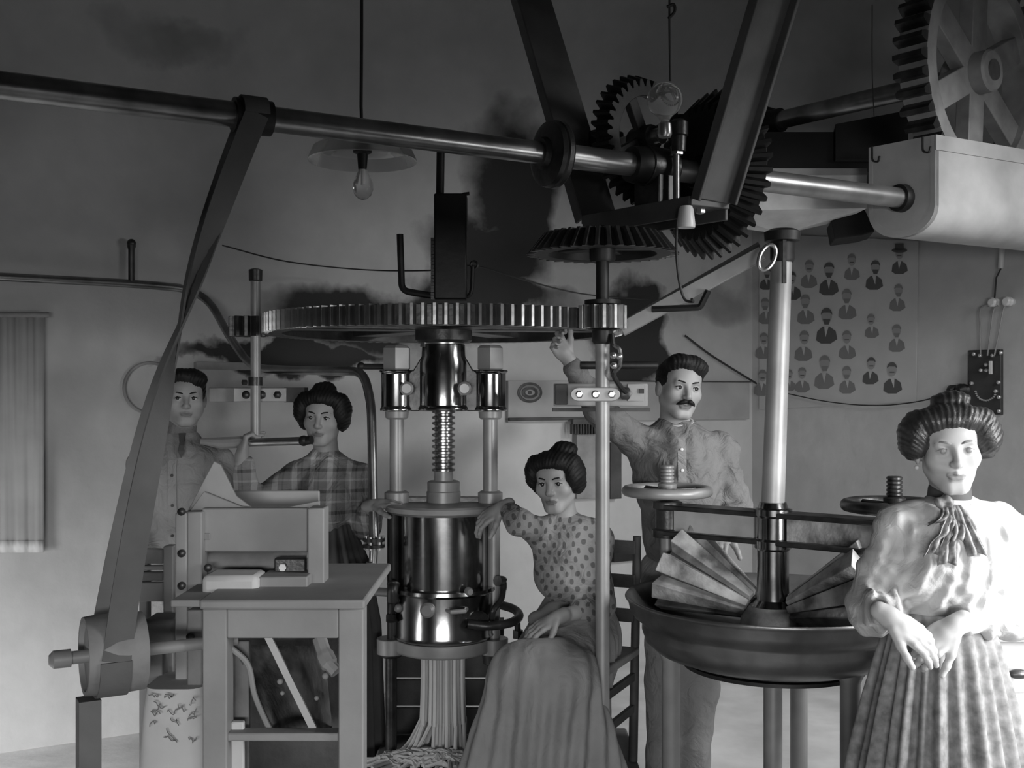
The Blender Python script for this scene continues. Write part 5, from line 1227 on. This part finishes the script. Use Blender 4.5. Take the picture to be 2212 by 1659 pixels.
def f2t(F):
    for l in ((P(1440, 1230, D_), P(1438, 1480, D_), an-V((.04, 0, 0))), (P(1505, 1230, D_), P(1508, 1480, D_), an+V((.09, 0, 0)))): F.rc(l[0], l[1], .1, .075, .05); F.rc(l[1], l[2]+V((0, 0, .02)), .075, .06, .04)
lo, hi = bbox([P(1440, 1230, D_), an, P(1508, 1240, D_)], .14); cloth('trousers', m2, lo, hi, .01, f2t, 'shirt2', wrinkle(.004, 30, 3.))

# ================= 3. seated woman in spotted blouse
D_ = 4.03
hd3 = Head(P(1203, 1040, D_-.02), yaw=-20, pitch=4, roll=-3, sc=.98)
nk = P(1218, 1120, D_+.01); ch = P(1228, 1195, D_+.03); wa = P(1240, 1300, D_+.06); hp_ = V((.235, 4.1, PZ+.52))
shL, elL, wrL = P(1168, 1152, D_), P(1128, 1132, D_-.11), P(1086, 1096, D_+.02)
shR, elR, wrR = P(1288, 1158, D_+.04), P(1292, 1310, D_-.02), P(1205, 1334, D_-.2)
kn1, kn2 = P(1122, 1456, 3.74), P(1222, 1462, 3.72)
legs = [(hp_+V((-.06, -.02, -.02)), kn1, V((kn1.x-.01, kn1.y-.0, PZ+.08))), (hp_+V((.06, -.05, -.02)), kn2, V((kn2.x-.02, kn2.y, PZ+.08)))]
w3 = person('seated woman in spotted blouse and long pale skirt resting a hand on the press', hd3, nk, ch, wa, hp_, [(shL, elL, wrL), (shR, elR, wrR)], legs, 'skin',
            [dict(d=(-.75, .0, -.45), n=(.0, .5, -.8), thumb=1, curl=(.3, .5, .3), size=.165), dict(d=(-.8, -.3, -.35), n=(.1, .3, -.9), thumb=1, curl=(.2, .25, .2), size=.165)], True, .003)
eyes(w3, hd3, (.2, -1, 0)); hair_mesh(w3, hd3, hair_pomp(hd3, True, 1.0, 1.0, 1, (.03, .02, .115), (.05, .05, .034)), 'hair', .0034)
def f3(F):
    F.ell(ch, (.135, .1, .14), None, .05); F.rc(nk-V((0, 0, .04)), shL, .05, .052, .04); F.rc(nk-V((0, 0, .04)), shR, .05, .054, .04); F.rc(nk-V((0, 0, .012)), ch, .05, .09, .05); F.rc(ch, wa, .11, .085, .05); F.ell(P(1225, 1245, D_-.03), (.11, .09, .09), None, .05); F.rc(wa, wa-V((0, 0, .04)), .09, .1, .03)
    F.rc(shL, elL, .052, .048, .03); F.rc(elL, elL.lerp(wrL, .7), .047, .036, .02); F.rc(shR, elR, .056, .056, .03); F.rc(elR, elR.lerp(wrR, .45), .06, .045, .02)
lo, hi = bbox([shL, shR, elL, elR, wrL, wrR, nk, wa], .14); cloth('blouse', w3, lo, hi, .006, f3, 'dots', wrinkle(.0065, 46, 4.))
def f3s(F):
    F.rc(hp_+V((-.03, .02, 0)), kn1+V((0, 0, -.01)), .115, .085, .06); F.rc(hp_+V((.03, 0, 0)), kn2, .115, .085, .06); F.rc(kn1, kn2, .085, .085, .06); F.rc(wa-V((0, 0, .03)), hp_, .095, .13, .05)
    b1, b2 = V((kn1.x-.09, kn1.y+.0, PZ+.1)), V((kn2.x+.09, kn2.y+.05, PZ+.1)); F.rc(kn1, b1, .085, .12, .06); F.rc(kn2, b2, .085, .12, .06); F.rc((kn1+kn2)/2, (b1+b2)/2, .1, .13, .08)
    F.rc(hp_-V((0, 0, .05)), (b1+b2)/2+V((.08, .18, .02)), .15, .14, .1)
def d3(x, y, z):
    a = np.arctan2(x-.12, -(y-4.0)); lowf = np.clip((.72-z)/.25, 0, 1); cut = np.where(z < PZ+.012, .6, 0.)
    return lowf*(.011*np.sin(34*a+1.2*np.sin(7*z))+.007*np.sin(15*a+2))+wrinkle(.003, 36, 5.)(x, y, z)+cut
lo, hi = bbox([hp_, kn1, kn2, V((kn1.x-.1, kn1.y-.1, PZ+.02)), wa], .2); lo[2] = PZ-.02; cloth('skirt', w3, lo, hi, .008, f3s, 'skirt_s', d3)
def f3c(F): F.ell(P(1190, 1338, 3.99), (.085, .06, .045), None, .04); F.ell(P(1215, 1318, 4.0), (.06, .05, .04), None, .04)
lo, hi = bbox([P(1200, 1330, 4.0)], .17); cloth('apron_bundle', w3, lo, hi, .007, f3c, 'paper_g', wrinkle(.004, 50, 6.))

# ================= 4. woman in plaid blouse beside the press
D_ = 4.42
hd4 = Head(P(698, 903, D_-.02), yaw=-3, pitch=0, roll=2, sc=.98)
nk = P(705, 982, D_); ch = P(708, 1055, D_); wa = P(712, 1140, D_); hp_ = P(712, 1210, D_)
shL, elL, wrL = P(644, 1022, D_-.01), P(548, 1092, D_-.1), P(522, 985, D_-.14)
shR, elR, wrR = P(768, 1026, D_), P(790, 1130, D_+.0), P(806, 1092, D_-.2)
w4 = person('dark-haired woman in plaid blouse and grey skirt between the rolling machine and the press', hd4, nk, ch, wa, hp_, [(shL, elL, wrL), (shR, elR, wrR)],
            [(P(690, 1230, D_), P(688, 1440, D_), V((P(688, 1440, D_).x, D_, .07))), (P(735, 1230, D_), P(738, 1440, D_), V((P(738, 1440, D_).x, D_, .07)))], 'skin',
            [dict(d=(.1, .3, .8), n=(.8, .3, 0), thumb=1, curl=(.7, .8, .5), size=.165), dict(d=(.6, -.2, .1), n=(0, .3, -.9), thumb=-1, curl=(.3, .5, .3), size=.165)], True, .003)
eyes(w4, hd4, (-.05, -1, 0)); hair_mesh(w4, hd4, hair_pomp(hd4, True, 1.05, 1.0, 1, (.005, -.01, .115), (.05, .05, .035)), 'hair', .0034)
def f4(F):
    F.ell(ch, (.135, .1, .12), None, .05); F.rc(nk-V((0, 0, .045)), shL, .048, .052, .04); F.rc(nk-V((0, 0, .045)), shR, .048, .052, .04); F.rc(nk-V((0, 0, .015)), ch, .048, .09, .05); F.rc(ch, wa, .105, .082, .05); F.ell(P(708, 1095, D_-.04), (.11, .09, .07), None, .05)
    F.rc(shL, elL, .055, .062, .03); F.rc(elL, elL.lerp(wrL, .8), .06, .04, .02); F.rc(shR, elR, .058, .066, .03); F.rc(elR, elR.lerp(wrR, .6), .066, .05, .02)
lo, hi = bbox([shL, shR, elL, elR, wrL, wrR, nk, wa], .14); cloth('blouse', w4, lo, hi, .006, f4, 'plaid', wrinkle(.008, 46, 7.))
wz = P(712, 1130, D_)
skirt(w4, 'skirt', [(wz, .098, .085, .05), (wz-V((0, 0, .03)), .105, .09, .2), (wz-V((0, 0, .15)), .15, .13, .6), (wz-V((0, 0, .4)), .19, .17, 1), (V((wz.x, D_, .03)), .205, .2, 1.4)], 'skirt_g', 24, .022, seed=4)

# ================= 5. man in pale jacket and tie at the left
D_ = 4.45
hd5 = Head(P(401, 861, D_-.02), yaw=18, pitch=0, roll=0, sc=.98)
nk = P(390, 942, D_); ch = P(388, 1030, D_); wa = P(392, 1170, D_); hp_ = P(392, 1240, D_)
shL, elL, wrL = P(308, 1002, D_+.02), P(288, 1130, D_+.0), P(340, 1225, D_-.16)
shR, elR, wrR = P(468, 1002, D_), P(500, 1110, D_-.06), P(470, 1135, D_-.28)
m5 = person('young man in pale jacket and dark tie standing behind the leather belt', hd5, nk, ch, wa, hp_, [(shL, elL, wrL), (shR, elR, wrR)],
            [(P(365, 1250, D_), P(362, 1460, D_), V((P(362, 1460, D_).x, D_, .07))), (P(420, 1250, D_), P(424, 1460, D_), V((P(424, 1460, D_).x, D_, .07)))], 'skin_m',
            [dict(d=(.5, -.5, -.6), n=(0, .4, -.8), thumb=-1, size=.175), dict(d=(-.5, -.6, -.2), n=(0, .2, -.9), thumb=1, size=.175)], False, .003)
eyes(m5, hd5, (-.3, -1, 0)); hair_mesh(m5, hd5, hair_short(hd5), 'hair', .0034)
def f5(F):
    F.ell(ch, (.16, .105, .15), None, .06); F.rc(nk-V((0, 0, .05)), shL, .055, .058, .05); F.rc(nk-V((0, 0, .05)), shR, .055, .058, .05); F.rc(ch, wa, .13, .115, .06); F.rc(nk-V((0, 0, .02)), ch, .056, .1, .05); F.rc(wa, hp_, .115, .13, .05)
    F.rc(shL, elL, .062, .056, .03); F.rc(elL, elL.lerp(wrL, .85), .054, .042, .02); F.rc(shR, elR, .062, .058, .03); F.rc(elR, elR.lerp(wrR, .85), .056, .042, .02)
lo, hi = bbox([shL, shR, elL, elR, wrL, wrR, nk, hp_], .15); jk = cloth('jacket', m5, lo, hi, .007, f5, 'shirt2', lambda x, y, z: wrinkle(.006, 34, 8.)(x, y, z)+wrinkle(.003, 70, 2.)(x, y, z))
placket(m5, jk, lambda z: P(394, 900, D_).x, P(0, 1180, D_).z, P(0, 990, D_).z, 'shirt2', 'wood_dark', 3)
def f5c(F): F.rc(P(391, 932, D_), P(393, 922, D_-.004), .061, .058, .01)
lo, hi = bbox([P(391, 930, D_)], .1); cloth('shirt_collar', m5, lo, hi, .004, f5c, 'shirt')
mb = MB(); t0 = P(392, 936, D_-.075); mb.add([t0+V((-.012, 0, 0)), t0+V((.012, 0, 0)), P(396, 962, D_-.115)+V((0, 0, 0)), P(388, 962, D_-.115), P(399, 975, D_-.125), P(391, 990, D_-.13), P(384, 975, D_-.125), t0+V((-.01, .03, 0)), t0+V((.01, .03, 0)), P(392, 985, D_-.09)], [(0, 3, 2, 1), (3, 6, 5, 4, 2), (0, 1, 8, 7), (7, 8, 9), (0, 7, 9, 6, 3), (1, 2, 4, 9, 8), (4, 5, 9), (5, 6, 9)]); mb.build('necktie', 'tie', m5, smooth=False)
def f5t(F):
    for x in (365, 420): F.rc(P(x, 1240, D_), P(x, 1460, D_), .095, .075, .05); F.rc(P(x, 1460, D_), V((P(x, 1460, D_).x, D_, .09)), .075, .06, .04)
lo, hi = bbox([P(365, 1240, D_), V((P(365, 1460, D_).x, D_, .02)), P(420, 1240, D_)], .14); cloth('trousers', m5, lo, hi, .01, f5t, 'shirt2', wrinkle(.004, 30, 9.))
